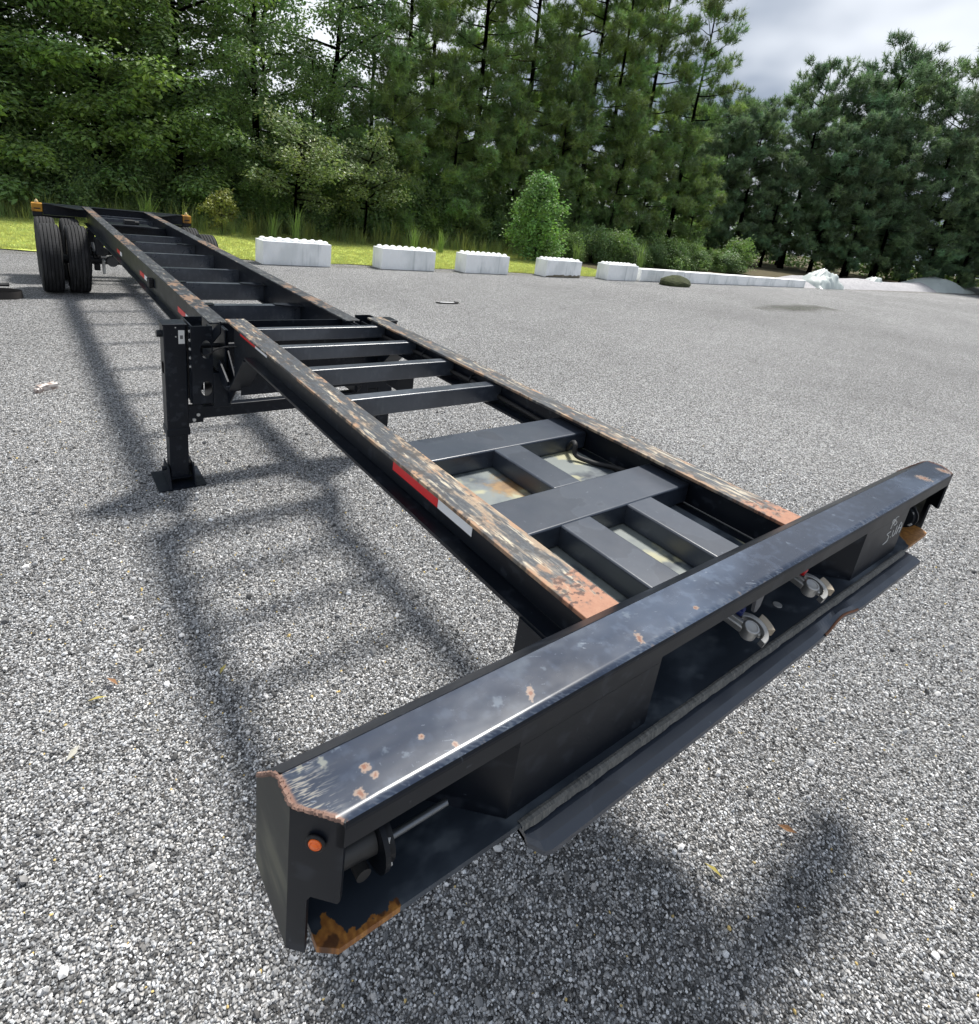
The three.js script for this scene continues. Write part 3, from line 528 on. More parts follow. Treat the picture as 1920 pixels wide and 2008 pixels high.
// landing gear
for (const s of [-1, 1]) {
  const X = s * 0.727, g0 = gY(-3.45), Lg = new THREE.Group(); Lg.name = 'landing_leg'; T.add(Lg);
  const O = mesh('outer_tube', rbox(X - 0.063, X + 0.063, 0.33, 1.012, -3.512, -3.386, 0.008, 2), paint, Lg);
  mesh('collar', rbox(X - 0.068, X + 0.068, 0.29, 0.34, -3.517, -3.381, 0.006, 2), paint, Lg);
  mesh('inner_tube', rbox(X - 0.056, X + 0.056, 0.03 + g0, 0.34, -3.505, -3.393, 0.007, 2), paint, Lg);
  const cap = mesh('cap', rbox(X - 0.068, X + 0.066, 1.006, 1.018, -3.518, -3.380, 0.004, 2), paint, Lg);
  mesh('crank_stub', cyl(0.022, 0.022, 0.03, 16, 'x', [X + (s < 0 ? -1 : 1) * 0.077, 0.95, -3.44]), paintPlain, Lg);
  // sand shoe: two flared cheeks and a pan
  const cheek = (zc) => xyPlate([[X - 0.062, 0.115 + g0], [X + 0.062, 0.115 + g0], [X + 0.075, 0.085 + g0], [X + 0.135, 0.014 + g0], [X - 0.135, 0.014 + g0], [X - 0.075, 0.085 + g0]], zc - 0.004, zc + 0.004);
  const wing = (d) => { const p = zyPlate([[-3.52, 0.13 + g0], [-3.38, 0.13 + g0], [-3.31, 0.012 + g0], [-3.59, 0.012 + g0]], X + d * 0.072, X + d * 0.072 + 0.008); return p; };
  mesh('foot', [xzPlate([[X - 0.14, -3.60], [X + 0.14, -3.60], [X + 0.14, -3.30], [X - 0.14, -3.30]].reverse(), 0.001 + g0, 0.012 + g0), wing(-1), wing(1), box(X - 0.07, X + 0.07, 0.045 + g0, 0.053 + g0, -3.52, -3.38), cyl(0.014, 0.014, 0.19, 12, 'x', [X, 0.10 + g0, -3.45])], paint, Lg);
  // bolts down the flange and the maker's sticker
  for (let k = 0; k < 5; k++) mesh('bolt', cyl(0.0085, 0.0085, 0.012, 6, 'z', [X - s * 0.071, 0.985 - k * 0.056, -3.3375]), galv, Lg);
  for (const [bx, by] of [[0.003, 0.997], [0.003, 0.94]]) mesh('rivet', cyl(0.004, 0.004, 0.005, 10, 'z', [X - s * bx, by, -3.3845]), galv, Lg);
  mesh('bolt_flange', box(Math.min(X - s * 0.064, X - s * 0.084), Math.max(X - s * 0.064, X - s * 0.084), 0.52, 1.01, -3.352, -3.3435), paint, Lg);
  const st = mesh('sticker', box(X - s * 0.034 - 0.017, X - s * 0.034 + 0.017, 0.895, 0.98, -3.3855, -3.3845), std({ color: lin(0.72, 0.72, 0.7), roughness: 0.5 }), Lg, 'white rectangular sticker');
  mesh('sticker_print', box(X - s * 0.034 - 0.008, X - s * 0.034 + 0.008, 0.925, 0.948, -3.3843, -3.3838), std({ color: lin(0.12, 0.12, 0.12), roughness: 0.6 }), Lg);
  mesh('sticker', box(X - s * 0 + s * 0.0631, X + s * 0.0641, 0.70, 0.77, -3.47, -3.42), whiteTape, Lg);
  // mounting bracket between leg and rail: a punched front plate and a plain back plate
  const a = s < 0 ? -0.655 : 0.535, b = s < 0 ? -0.535 : 0.655, xm = s * 0.572;
  const Bk = mesh('mount_bracket', [xyPlate([[a, 0.52], [b, 0.52], [b, 1.02], [a, 1.02]], -3.322, -3.312, [[xm, 0.872, 0.033, 0.058], [xm, 0.618, 0.034, 0.05]]), xyPlate([[a, 0.52], [b, 0.52], [b, 1.02], [a, 1.02]], -3.585, -3.575, [[xm, 0.872, 0.033, 0.058], [xm, 0.618, 0.034, 0.05]]), box(s < 0 ? a : b - 0.008, s < 0 ? a + 0.008 : b, 0.52, 1.022, -3.574, -3.323)], paint, T);
  mesh('mount_rail', rbox(s < 0 ? -0.535 : 0.43, s < 0 ? -0.43 : 0.535, 0.49, 0.72, -3.55, -3.30, 0.006), paint, Bk);
}
mesh('brace_tube', [rbox(-0.663, 0.663, 0.385, 0.47, -3.465, -3.40, 0.008, 2), box(-0.664, -0.58, 0.365, 0.485, -3.400, -3.392), box(0.58, 0.664, 0.365, 0.485, -3.400, -3.392)], paint, T);
for (const [x, y] of [[-0.61, 0.42], [-0.635, 0.388], [0.61, 0.42]]) mesh('bolt', cyl(0.011, 0.011, 0.014, 6, 'z', [x, y, -3.388]), galv, T);
mesh('wiring_loop', tube([[-0.46, 0.955, -3.06], [-0.50, 0.945, -3.1], [-0.545, 0.90, -3.2], [-0.55, 0.85, -3.3], [-0.58, 0.835, -3.315], [-0.60, 0.85, -3.318]], 0.005, 40, 6), rubber, T);
mesh('gear_box', rbox(0.30, 0.42, 0.80, 0.93, -2.62, -2.48, 0.01), paintPlain, T);
mesh('cross_shaft', cyl(0.016, 0.016, 1.2, 12, 'x', [0, 0.86, -3.45]), paintPlain, T);

// rear bolster
{
  const Zb = -12.30;
  const B = mesh('rear_bolster', [rbox(-1.07, 1.07, 0.82, 0.99, Zb - 0.16, Zb, 0.008, 2), box(-1.07, 1.07, 0.9905, 0.998, Zb - 0.20, Zb + 0.03)], paint, T);
  for (const s of [-1, 1]) {
    mesh('bolster_gusset', xzPlate(s < 0 ? [[-0.95, Zb + 0.031], [-0.53, Zb + 0.031], [-0.53, Zb + 0.60], [-0.60, Zb + 0.60]] : [[0.53, Zb + 0.031], [0.95, Zb + 0.031], [0.60, Zb + 0.60], [0.53, Zb + 0.60]], 0.985, 0.994), paint, B);
    const K = new THREE.Group(); K.name = 'twist_lock'; K.userData.label = 'yellow twist lock housing with conical knob'; B.add(K);
    const a = s < 0 ? -1.22 : 1.071, b = s < 0 ? -1.071 : 1.22, yel = std({ map: tex(64, 64, (u, v) => mix3([196, 140, 34], [120, 84, 34], ss(0.4, 0.8, fbm(u * 8, v * 8, 4, 2 + s, 8)))), roughness: 0.6 });
    mesh('housing', [rbox(a, b, 0.862, 1.0, Zb - 0.16, Zb + 0.01, 0.012, 2)], yel, K);
    mesh('slot', [box(a + 0.03, b - 0.03, 0.905, 0.925, Zb + 0.0095, Zb + 0.0115), box(s < 0 ? a - 0.0015 : b - 0.001, s < 0 ? a + 0.001 : b + 0.0015, 0.905, 0.925, Zb - 0.13, Zb - 0.02)], rubber, K);
    const knob = new THREE.LatheGeometry([[0, 0.06], [0.012, 0.055], [0.03, 0.02], [0.026, 0.0], [0, 0]].map(p => new THREE.Vector2(...p)), 18); knob.translate((a + b) / 2, 1.0, Zb - 0.07);
    mesh('knob', metric(knob), std({ color: lin(0.55, 0.42, 0.2), roughness: 0.5 }), K);
    mesh('lock_base', rbox(a - 0.0 + 0.005, b - 0.005, 0.80, 0.861, Zb - 0.15, Zb, 0.008), paintPlain, K);
    mesh('mudflap_bracket', box(s < 0 ? -1.21 : 0.62, s < 0 ? -0.62 : 1.21, 0.76, 0.80, Zb - 0.20, Zb - 0.17), paintPlain, B);
  }
}

// running gear
{
  const prof = [];
  const Rr = 0.505, w = 0.136;
  prof.push([0.30, -0.10], [0.36, -0.128], [0.43, -0.137], [0.475, -0.128], [Rr - 0.008, -0.113]);
  const ribs = [-0.108, -0.066, -0.022, 0.022, 0.066, 0.108];
  for (let i = 0; i < 5; i++) { const a = ribs[i] + 0.005, b = ribs[i + 1] - 0.005, cr = (x) => Rr - 0.12 * x * x / 0.2; prof.push([cr(a) - 0.013, a - 0.001], [cr(a), a], [cr((a + b) / 2), (a + b) / 2], [cr(b), b], [cr(b) - 0.013, b + 0.001]); }
  prof.push([Rr - 0.008, 0.113], [0.475, 0.128], [0.43, 0.137], [0.36, 0.128], [0.30, 0.10], [0.30, -0.10]);
  const tg = new THREE.LatheGeometry(prof.map(p => new THREE.Vector2(...p)), 72); tg.rotateZ(Math.PI / 2);
  const tyreMat = std({ map: tex(256, 256, (u, v) => mix3([14, 15, 17], [44, 44, 46], ss(0.35, 0.8, fbm(u * 20, v * 20, 4, 61, 20)))), roughness: 0.82 });
  const tyreG = flat(tg); tyreG.computeVertexNormals();
  const rp = [[0.06, -0.03], [0.12, -0.03], [0.20, -0.055], [0.262, -0.05], [0.268, -0.115], [0.301, -0.118], [0.301, 0.118], [0.268, 0.115], [0.25, 0.02], [0.20, -0.02], [0.12, -0.012], [0.06, -0.012]];
  const rg = flat((() => { const g = new THREE.LatheGeometry(rp.map(p => new THREE.Vector2(...p)), 40); g.rotateZ(Math.PI / 2); return g; })());
  const rimMat = std({ map: tex(128, 128, (u, v) => mix3([206, 204, 198], [130, 122, 108], ss(0.45, 0.8, fbm(u * 10, v * 10, 4, 71, 10)))), roughness: 0.6 });
  for (const za of [-10.58, -11.83]) {
    const yc = 0.503 + gY(za);
    const A = new THREE.Group(); A.name = 'axle'; T.add(A);
    mesh('beam', cyl(0.064, 0.064, 1.9, 18, 'x', [0, yc, za]), paintPlain, A);
    for (const s of [-1, 1]) {
      for (const x of [1.08, 0.745]) {
        const Wm = new THREE.Group(); Wm.name = 'wheel'; T.add(Wm); Wm.position.set(s * x, yc, za); Wm.rotation.y = (s < 0) === (x > 1) ? Math.PI : 0;
        mesh('tyre', tyreG, tyreMat, Wm); mesh('rim', rg, rimMat, Wm);
        if (x > 1) mesh('hub', [cyl(0.11, 0.12, 0.09, 20, 'x', [-0.04, 0, 0]), cyl(0.06, 0.08, 0.06, 16, 'x', [-0.10, 0, 0])], paintPlain, Wm);
      }
      mesh('brake_drum', cyl(0.21, 0.21, 0.16, 28, 'x', [s * 0.66, yc, za]), paintPlain, A);
      mesh('leaf_spring', [tube([[s * 0.50, yc + 0.19, za - 0.5], [s * 0.50, yc + 0.10, za - 0.2], [s * 0.50, yc + 0.085, za], [s * 0.50, yc + 0.10, za + 0.2], [s * 0.50, yc + 0.19, za + 0.5]], 0.028, 24, 6), rbox(s * 0.5 - 0.05, s * 0.5 + 0.05, yc + 0.04, yc + 0.14, za - 0.09, za + 0.09, 0.01), rbox(s * 0.5 - 0.04, s * 0.5 + 0.04, yc - 0.16, yc - 0.06, za - 0.02, za + 0.02, 0.008)], paintPlain, A);
      mesh('hanger', zyPlate([[za + 0.42, yc + 0.16], [za + 0.58, yc + 0.16], [za + 0.66, 0.735], [za + 0.34, 0.735]], s * 0.5 - 0.045, s * 0.5 + 0.045), paintPlain, A);
      mesh('brake_chamber', [cyl(0.075, 0.075, 0.15, 18, 'z', [s * 0.32, yc + 0.02, za + 0.22]), tube([[s * 0.32, yc + 0.08, za + 0.25], [s * 0.3, yc + 0.2, za + 0.3], [s * 0.25, 0.78, za + 0.35]], 0.01, 16, 6)], std({ color: lin(0.05, 0.05, 0.05), roughness: 0.6 }), A);
    }
    mesh('slack_adjuster', [rbox(-0.44, -0.40, yc - 0.20, yc + 0.02, za + 0.05, za + 0.11, 0.01), cyl(0.012, 0.012, 0.16, 10, 'z', [-0.42, yc + 0.02, za + 0.16])], galv, A);
  }
}

// ------------------------------------------------------------------ white concrete blocks behind the yard
{
  const conc = (seed) => std({ map: tex(512, 256, (u, v) => {
    const n = fbm(u * 6, v * 3, 5, seed, 6, 3), f = fbm(u * 50, v * 25, 3, seed + 9, 50, 25), st = fbm(u * 26, v * 1.2, 4, seed + 20);
    let c = mix3([246, 248, 248], [222, 226, 226], ss(0.4, 0.8, n));
    c = mix3(c, [176, 182, 182], ss(0.62, 0.8, st) * 0.5 * ss(0.5, 0.7, n + 0.1)); c = mix3(c, [226, 222, 214], f * 0.25);
    return c; }), roughness: 0.85, bumpMap: tex(256, 128, (u, v) => 255 * fbm(u * 40, v * 20, 4, seed + 5, 40, 20), false), bumpScale: 0.006 });
  const dirt = std({ map: tex(512, 128, (u, v) => { const n = fbm(u * 14, v * 4, 5, 77); return mix3([92, 84, 66], [150, 144, 130], n); }), roughness: 1 });
  const bodyG = (() => { const g = new RoundedBoxGeometry(1.83, 0.60, 0.61, 2, 0.018); g.translate(0.915, 0.30, -0.305); const m = metric(g, 0.5); return m; })();
  const dome = new THREE.SphereGeometry(0.092, 16, 8, 0, Math.PI * 2, 0, Math.PI / 2); dome.scale(1, 0.8, 1);
  const mats = [conc(1), conc(31), conc(61)];
  const lab = ['white concrete block beside the trailer, first in the row along the grass', 'second white concrete block from the trailer in the row', 'third white concrete block from the trailer, grey stains on its face', 'fourth white concrete block from the trailer, dirt-splashed along its foot', 'fifth white concrete block from the trailer, next to the long low barrier'];
  [[3.40, -14.93, 0.02], [6.80, -15.02, 0.0], [9.78, -14.98, 0.03], [13.25, -14.9, 0.03], [16.35, -14.72, 0.02]].forEach(([x, z, t], i) => {
    const b = thing('concrete_block', lab[i], 'concrete block', [x, 0.0, z], t, 'white blocks in a row');
    mesh('body', bodyG, mats[i % 3], b);
    for (let k = 0; k < 8; k++) for (const d of [-0.15, -0.46]) { const m = mesh('knob', dome, mats[i % 3], b); m.position.set(0.13 + k * 0.2243, 0.598, d); }
    if (i === 3) { const pts = []; for (let k = 0; k <= 30; k++) pts.push([k / 30 * 1.8, 0.03 + 0.10 * fbm(k * 0.6, 1, 3, 9) * (k > 6 ? 1 : 0.4)]); pts.push([1.8, 0.003], [0, 0.003]); const g = xyPlate(pts, 0.001, 0.005); mesh('mud_splash', g, dirt, b, 'dried mud splashed along the foot of the block'); }
  });
  // the long low barrier past the fifth block
  const wall = thing('low_barrier', 'long low white concrete barrier beyond the fifth block', 'barrier', [18.4, 0, -14.75], 0);
  for (let k = 0; k < 5; k++) { const g = new RoundedBoxGeometry(3.0, 0.5 - 0.02 * k, 0.5, 2, 0.03); g.translate(1.5 + k * 3.02, 0.25 - 0.01 * k, -0.25 - 0.05 * k); mesh('segment', metric(g, 0.5), mats[k % 3], wall); }
}
// pale crumpled plastic sheeting by the barrier
function crumple(seed, w, h, l) {
  const g = new THREE.PlaneGeometry(w, l, 26, 20), p = g.attributes.position, r = rng(seed);
  for (let i = 0; i < p.count; i++) { const u = p.getX(i) / w + 0.5, v = p.getY(i) / l + 0.5, e = Math.max(0, Math.sin(u * Math.PI) * Math.sin(v * Math.PI)); const n = fbm(u * 4, v * 4, 5, seed), m = Math.abs(fbm(u * 7, v * 5, 3, seed + 5) - 0.5) * 2; p.setXYZ(i, p.getX(i) + (n - 0.5) * 0.4, h * (Math.pow(e, 0.5) * (0.35 + 0.8 * n) + 0.25 * m * e) + 0.015, -p.getY(i) + (m - 0.5) * 0.3); }
  g.computeVertexNormals(); return g;
}
const sheetMat = new THREE.MeshPhysicalMaterial({ color: lin(0.62, 0.68, 0.66), roughness: 0.45, transmission: 0.35, thickness: 0, side: THREE.DoubleSide });
[[37.0, -15.6, 3.4, 1.15, 1.8, 3, 'pale green plastic sheet heaped against the end of the low barrier'], [49.0, -17.0, 1.8, 0.9, 1.4, 9, 'small white heap of plastic sheet on the pale gravel bank'], [66.0, -17.6, 12, 1.3, 4, 15, 'long pale sheet of plastic spread along the gravel bank']].forEach(([x, z, w, h, l, sd, lb]) => tag(mesh('plastic_sheet', crumple(sd, w, h, l), sheetMat), lb, 'plastic sheet').position.set(x, 0, z));
{
  const g = new THREE.IcosahedronGeometry(0.4, 3), p = g.attributes.position; for (let i = 0; i < p.count; i++) { const x = p.getX(i), y = p.getY(i), z = p.getZ(i), k = 0.8 + 0.5 * fbm(x * 3 + 9, z * 3 + y * 4, 3, 4); p.setXYZ(i, x * 1.9 * k, Math.max(-0.1, y * 0.75 * k), z * k); } g.computeVertexNormals();
  const m = tag(mesh('mossy_rock', metric(g), std({ map: tex(128, 128, (u, v) => mix3([34, 40, 20], [78, 84, 52], fbm(u * 12, v * 12, 4, 5, 12))), roughness: 1 })), 'dark mossy rock in front of the low white barrier', 'rock'); m.position.set(19.6, 0.08, -13.9);
}

{ // low bank of pale gravel that closes the yard on the right
  const zs = steps(-1.6, 1.6, 0.2), g = gridSheet(steps(33.6, 100, 0.5), zs, () => 0, 0.4, null), p = g.attributes.position;
  for (let i = 0; i < p.count; i++) { const x = p.getX(i), q = p.getZ(i), e = Math.max(0, 1 - (q / 1.6) ** 2) * ss(33.6, 36, x) * ss(100, 96, x); p.setXYZ(i, x, -0.01 + e * (0.32 + 0.35 * fbm(x * 0.3, q, 4, 6)), q - 16.4 - (x - 33.6) * 0.045 + (fbm(x * 0.2, 1, 3, 7) - 0.5) * 0.8); }
  g.computeVertexNormals(); struct(mesh('gravel_bank', g, std({ map: tex(256, 256, (u, v) => mix3([140, 139, 142], [186, 184, 186], fbm(u * 30, v * 30, 4, 8, 30))), roughness: 1 })));
  const pole = mesh('leaning_pole', taper([[0, 0, 0], [0.35, 1.4, 0], [0.95, 3.3, 0.05]], [0.06, 0.05, 0.025], 8), std({ color: lin(0.35, 0.5, 0.42), roughness: 0.6 })); tag(pole, 'thin pale green pole leaning up from the gravel bank', 'pole').position.set(76, 0, -17.8);
}
// ------------------------------------------------------------------ plants
const M4 = new THREE.Matrix4(), QQ = new THREE.Quaternion(), UPV = new THREE.Vector3(0, 1, 0);
function leafClump(seed, n, rad, flatY, len, wid) {
  const r = rng(seed), pos = [], nor = [];
  for (let i = 0; i < n; i++) {
    const th = r() * 6.283, d = Math.sqrt(r()) * rad, c = new THREE.Vector3(Math.cos(th) * d, (r() - 0.5) * 2 * rad * flatY, Math.sin(th) * d);
    const out = new THREE.Vector3(Math.cos(th) + (r() - 0.5) * 1.4, -0.25 + (r() - 0.5) * 0.9, Math.sin(th) + (r() - 0.5) * 1.4).normalize();
    const side = new THREE.Vector3().crossVectors(out, UPV).normalize().applyAxisAngle(out, (r() - 0.5) * 1.5), L = len * (0.7 + 0.6 * r()), W = wid * (0.7 + 0.6 * r());
    const up = new THREE.Vector3().crossVectors(side, out).normalize();
    const a = c.clone().addScaledVector(out, -L / 2), b = c.clone().addScaledVector(side, W / 2).addScaledVector(up, W * 0.12), e = c.clone().addScaledVector(side, -W / 2).addScaledVector(up, W * 0.12), f = c.clone().addScaledVector(out, L / 2).addScaledVector(up, -L * 0.08);
    for (const t of [[a, b, f], [a, f, e]]) { const n3 = new THREE.Vector3().crossVectors(t[1].clone().sub(t[0]), t[2].clone().sub(t[0])).normalize(); for (const q of t) { pos.push(q.x, q.y, q.z); nor.push(n3.x, n3.y, n3.z); } }
  }
  const g = new THREE.BufferGeometry(); g.setAttribute('position', new THREE.Float32BufferAttribute(pos, 3)); g.setAttribute('normal', new THREE.Float32BufferAttribute(nor, 3)); return g;
}
function needleTuft(seed, n, len, wid) {
  const r = rng(seed), pos = [], nor = [];
  for (let i = 0; i < n; i++) {
    const th = r() * 6.283, ph = Math.acos(mix(-0.25, 1, r())), o = new THREE.Vector3(Math.sin(ph) * Math.cos(th), Math.cos(ph), Math.sin(ph) * Math.sin(th)), s = new THREE.Vector3(-Math.sin(th), (r() - 0.5), Math.cos(th)).normalize();
    const c = new THREE.Vector3(0, r() * len * 0.7 - len * 0.25, 0), L = len * (0.7 + 0.5 * r());
    const a = c.clone().addScaledVector(s, wid / 2), b = c.clone().addScaledVector(s, -wid / 2), e = c.clone().addScaledVector(o, L).add(new THREE.Vector3(0, -L * 0.08, 0));
    const n3 = new THREE.Vector3().crossVectors(b.clone().sub(a), e.clone().sub(a)).normalize();
    for (const q of [a, b, e]) { pos.push(q.x, q.y, q.z); nor.push(n3.x, n3.y, n3.z); }
  }
  const g = new THREE.BufferGeometry(); g.setAttribute('position', new THREE.Float32BufferAttribute(pos, 3)); g.setAttribute('normal', new THREE.Float32BufferAttribute(nor, 3)); return g;
}
const leafMat = (r, g, b, ro = 0.5) => new THREE.MeshPhysicalMaterial({ color: lin(r, g, b), roughness: 1, clearcoat: ro < 0.55 ? 0.6 : 0, clearcoatRoughness: 0.38, transmission: 0.4, thickness: 0, side: THREE.DoubleSide });
const leafGreen = leafMat(0.165, 0.285, 0.055), leafDark = leafMat(0.135, 0.24, 0.06), leafOlive = leafMat(0.165, 0.235, 0.065), leafBright = leafMat(0.16, 0.32, 0.06), pineMat = leafMat(0.175, 0.285, 0.06, 0.6), pineDark = leafMat(0.12, 0.215, 0.08, 0.6);
const barkMap = tex(128, 512, (u, v) => mix3([38, 32, 27], [104, 92, 80], fbm(u * 8, v * 24, 5, 4, 8, 24)));
const bark = std({ map: barkMap, roughness: 1, bumpMap: tex(128, 256, (u, v) => 255 * fbm(u * 8, v * 12, 4, 4, 8, 12), false), bumpScale: 0.03 });
const clumpA = leafClump(1, 22, 0.42, 0.34, 0.155, 0.09), clumpB = leafClump(2, 22, 0.36, 0.6, 0.12, 0.08), clumpS = leafClump(3, 20, 0.22, 0.6, 0.09, 0.06), tuftA = needleTuft(4, 30, 0.30, 0.03), tuftB = needleTuft(5, 26, 0.44, 0.05);

function tints(n, seed, spread, run = 1) { const r = rng(seed), out = []; for (let i = 0; i < n; i++) { if (run > 1 && i % run) { out.push(out[i - 1]); continue; } const k = 1 - spread + 2 * spread * r(), w = (r() - 0.5) * spread; out.push([k * (1 + w), k, k * (1 - w)]); } return out; }
let leafTris = 0;
function crownOf(list, clump, mat, parent, seed, spread, run = 1) {      // every leaf spray of one crown joined into that tree's crown
  const P = clump.attributes.position, N = clump.attributes.normal, n = P.count, pos = new Float32Array(n * list.length * 3), nor = new Float32Array(pos.length), col = new Float32Array(pos.length), v = new THREE.Vector3(), t = tints(list.length, seed, spread, run);
  list.forEach((m, i) => { for (let k = 0; k < n; k++) { const o = (i * n + k) * 3; v.fromBufferAttribute(P, k).applyMatrix4(m); pos[o] = v.x; pos[o + 1] = v.y; pos[o + 2] = v.z; v.fromBufferAttribute(N, k).transformDirection(m); nor[o] = v.x; nor[o + 1] = v.y; nor[o + 2] = v.z; col[o] = t[i][0]; col[o + 1] = t[i][1]; col[o + 2] = t[i][2]; } });
  const g = new THREE.BufferGeometry(); g.setAttribute('position', new THREE.BufferAttribute(pos, 3)); g.setAttribute('normal', new THREE.BufferAttribute(nor, 3)); g.setAttribute('color', new THREE.BufferAttribute(col, 3));
  leafTris += n * list.length / 3; mat.vertexColors = true; return mesh('crown', g, mat, parent);
}
function scatter(name, list, clump, mat, seed, spread, label, category) {
  const im = new THREE.InstancedMesh(clump, mat, list.length), c = new THREE.Color(), t = tints(list.length, seed, spread);
  list.forEach((m, i) => { im.setMatrixAt(i, m); im.setColorAt(i, c.setRGB(...t[i])); });
  im.name = name; im.castShadow = im.receiveShadow = true; im.userData = { kind: 'stuff', label, category }; scene.add(im); return im;
}
const place = (v, s, q) => new THREE.Matrix4().compose(v, q, new THREE.Vector3(s, s, s));
const yaw = (a, tilt = 0, r) => new THREE.Quaternion().setFromEuler(new THREE.Euler(tilt * (r() - 0.5), a, tilt * (r() - 0.5)));
function broadleaf(name, label, group, o) {
  const t = thing(name, label, 'tree', [0, 0, 0], 0, group), r = rng(o.seed), trunk = [], rad = [], parts = [], list = [];
  const H = o.H; for (let i = 0; i <= 10; i++) { const k = i / 10; trunk.push(new THREE.Vector3((fbm(k * 3, o.seed, 2, 1) - 0.5) * o.R * 0.5 * k, H * 0.94 * k, (fbm(k * 3, o.seed, 2, 2) - 0.5) * o.R * 0.5 * k)); rad.push(mix(o.r0, 0.025, Math.pow(k, 0.8)) * (i === 0 ? 1.3 : 1)); }
  parts.push(taper(trunk, rad, 8));
  const at = (k) => { const f = k * 10, i = Math.min(9, Math.floor(f)); return trunk[i].clone().lerp(trunk[i + 1], f - i); };
  for (let i = 0; i < o.limbs; i++) {
    const k = clamp(o.base + (0.985 - o.base) * (i + r() * 0.9) / o.limbs, 0, 1), a = i * 2.4 + r() * 0.9, pr = Math.pow(Math.sin(Math.PI * clamp((k - o.base) / (1.06 - o.base) * 0.80 + 0.2)), 0.75);
    const L = o.R * pr * mix(0.5, 1.25, r()) + Math.min(0.35, o.R * 0.2), st = at(k * 0.96), rise = mix(0.1, 0.6, k) + (r() - 0.5) * 0.7;
    const dir = new THREE.Vector3(Math.cos(a), rise, Math.sin(a)).normalize(), pts = [], rr = [];
    for (let q = 0; q <= 4; q++) { const f = q / 4; pts.push(st.clone().addScaledVector(dir, L * f).add(new THREE.Vector3((r() - 0.5) * 0.12 * L * f, -0.12 * L * f * f, (r() - 0.5) * 0.12 * L * f))); rr.push(mix(0.02 + L * 0.012, 0.006, f)); }
    parts.push(taper(pts, rr, 5));
    const n = Math.round(o.den * L * L * 0.55 + 4);
    for (let q = 0; q < n; q++) {
      const f = Math.pow(mix(0.12, 1, r()), 0.7), c = pts[0].clone().lerp(pts[4], f), sp = mix(0.25, 0.6, f) * L * 0.62 * o.sp;
      c.x += (r() + r() - 1) * sp; c.y += (r() + r() - 1) * sp * o.flat; c.z += (r() + r() - 1) * sp;
      if (c.y < 0.25) continue;
      list.push(place(c, mix(0.75, 1.35, r()), yaw(r() * 6.28, o.tilt, r)));
    }
  }
  mesh('trunk', parts, bark, t); crownOf(list, o.clump || clumpA, o.mat, t, o.seed + 1, 0.28); return t;
}
function pine(name, label, group, o) {
  const t = thing(name, label, 'tree', [0, 0, 0], 0, group), r = rng(o.seed), trunk = [], rad = [], parts = [], list = [];
  for (let i = 0; i <= 10; i++) { const k = i / 10; trunk.push(new THREE.Vector3(o.lean * k + (fbm(k * 2.5, o.seed, 2, 1) - 0.5) * 0.5 * k, o.H * k, (fbm(k * 2.5, o.seed, 2, 2) - 0.5) * 0.5 * k)); rad.push(mix(o.r0, 0.03, Math.pow(k, 0.9)) * (i === 0 ? 1.25 : 1)); }
  parts.push(taper(trunk, rad, 8));
  const at = (k) => { const f = k * 10, i = Math.min(9, Math.floor(f)); return trunk[i].clone().lerp(trunk[i + 1], f - i); };
  for (let i = 0; i < o.limbs; i++) {
    const k = o.base + (0.99 - o.base) * (i + r()) / o.limbs, a = i * 2.4 + r() * 1.2, kk = (k - o.base) / (1 - o.base);
    const L = o.R * (0.3 + 0.75 * Math.sin(Math.PI * clamp(0.24 + (o.round || 0.72) * kk))) * mix(0.5, 1.1, r()), st = at(k), rise = mix(-0.1, 0.9, kk * kk);
    const pts = [], rr = [], dir = new THREE.Vector3(Math.cos(a), rise, Math.sin(a)).normalize();
    for (let q = 0; q <= 4; q++) { const f = q / 4; pts.push(st.clone().addScaledVector(dir, L * f).add(new THREE.Vector3((r() - 0.5) * 0.1 * L * f, L * (0.26 * f * f - 0.14 * f), (r() - 0.5) * 0.1 * L * f))); rr.push(mix(0.018 + L * 0.01, 0.007, f)); }
    parts.push(taper(pts, rr, 5));
    const nc = Math.round(1 + L * o.den * 0.36);
    for (let c0 = 0; c0 < nc; c0++) {
      const f = mix(0.28, 1, Math.pow(r(), 0.7)), i4 = Math.min(3, Math.floor(f * 4)), cc = pts[i4].clone().lerp(pts[i4 + 1], f * 4 - i4), sp = 0.2 * L * o.sp * f + 0.08;
      cc.add(new THREE.Vector3((r() + r() - 1) * sp, (r() + r() - 0.9) * sp * 0.4, (r() + r() - 1) * sp));
      const rc = mix(0.26, 0.46, r()) * o.sp, m = Math.round(mix(11, 20, r()));
      for (let q = 0; q < m; q++) {
        const d = new THREE.Vector3(r() - 0.5, (r() - 0.35) * 0.7, r() - 0.5), c = cc.clone().addScaledVector(d, rc * 2); if (c.y < 0.3) continue;
        const ax = dir.clone().multiplyScalar(0.5).add(d.clone().multiplyScalar(1.6)).add(new THREE.Vector3(0, 0.75, 0)).normalize();
        list.push(place(c, mix(0.75, 1.25, r()), new THREE.Quaternion().setFromUnitVectors(UPV, ax).multiply(new THREE.Quaternion().setFromAxisAngle(UPV, r() * 6.28))));
      }
    }
  }
  mesh('trunk', parts, bark, t); crownOf(list, o.clump || tuftA, o.mat, t, o.seed + 1, 0.36, 15); return t;
}
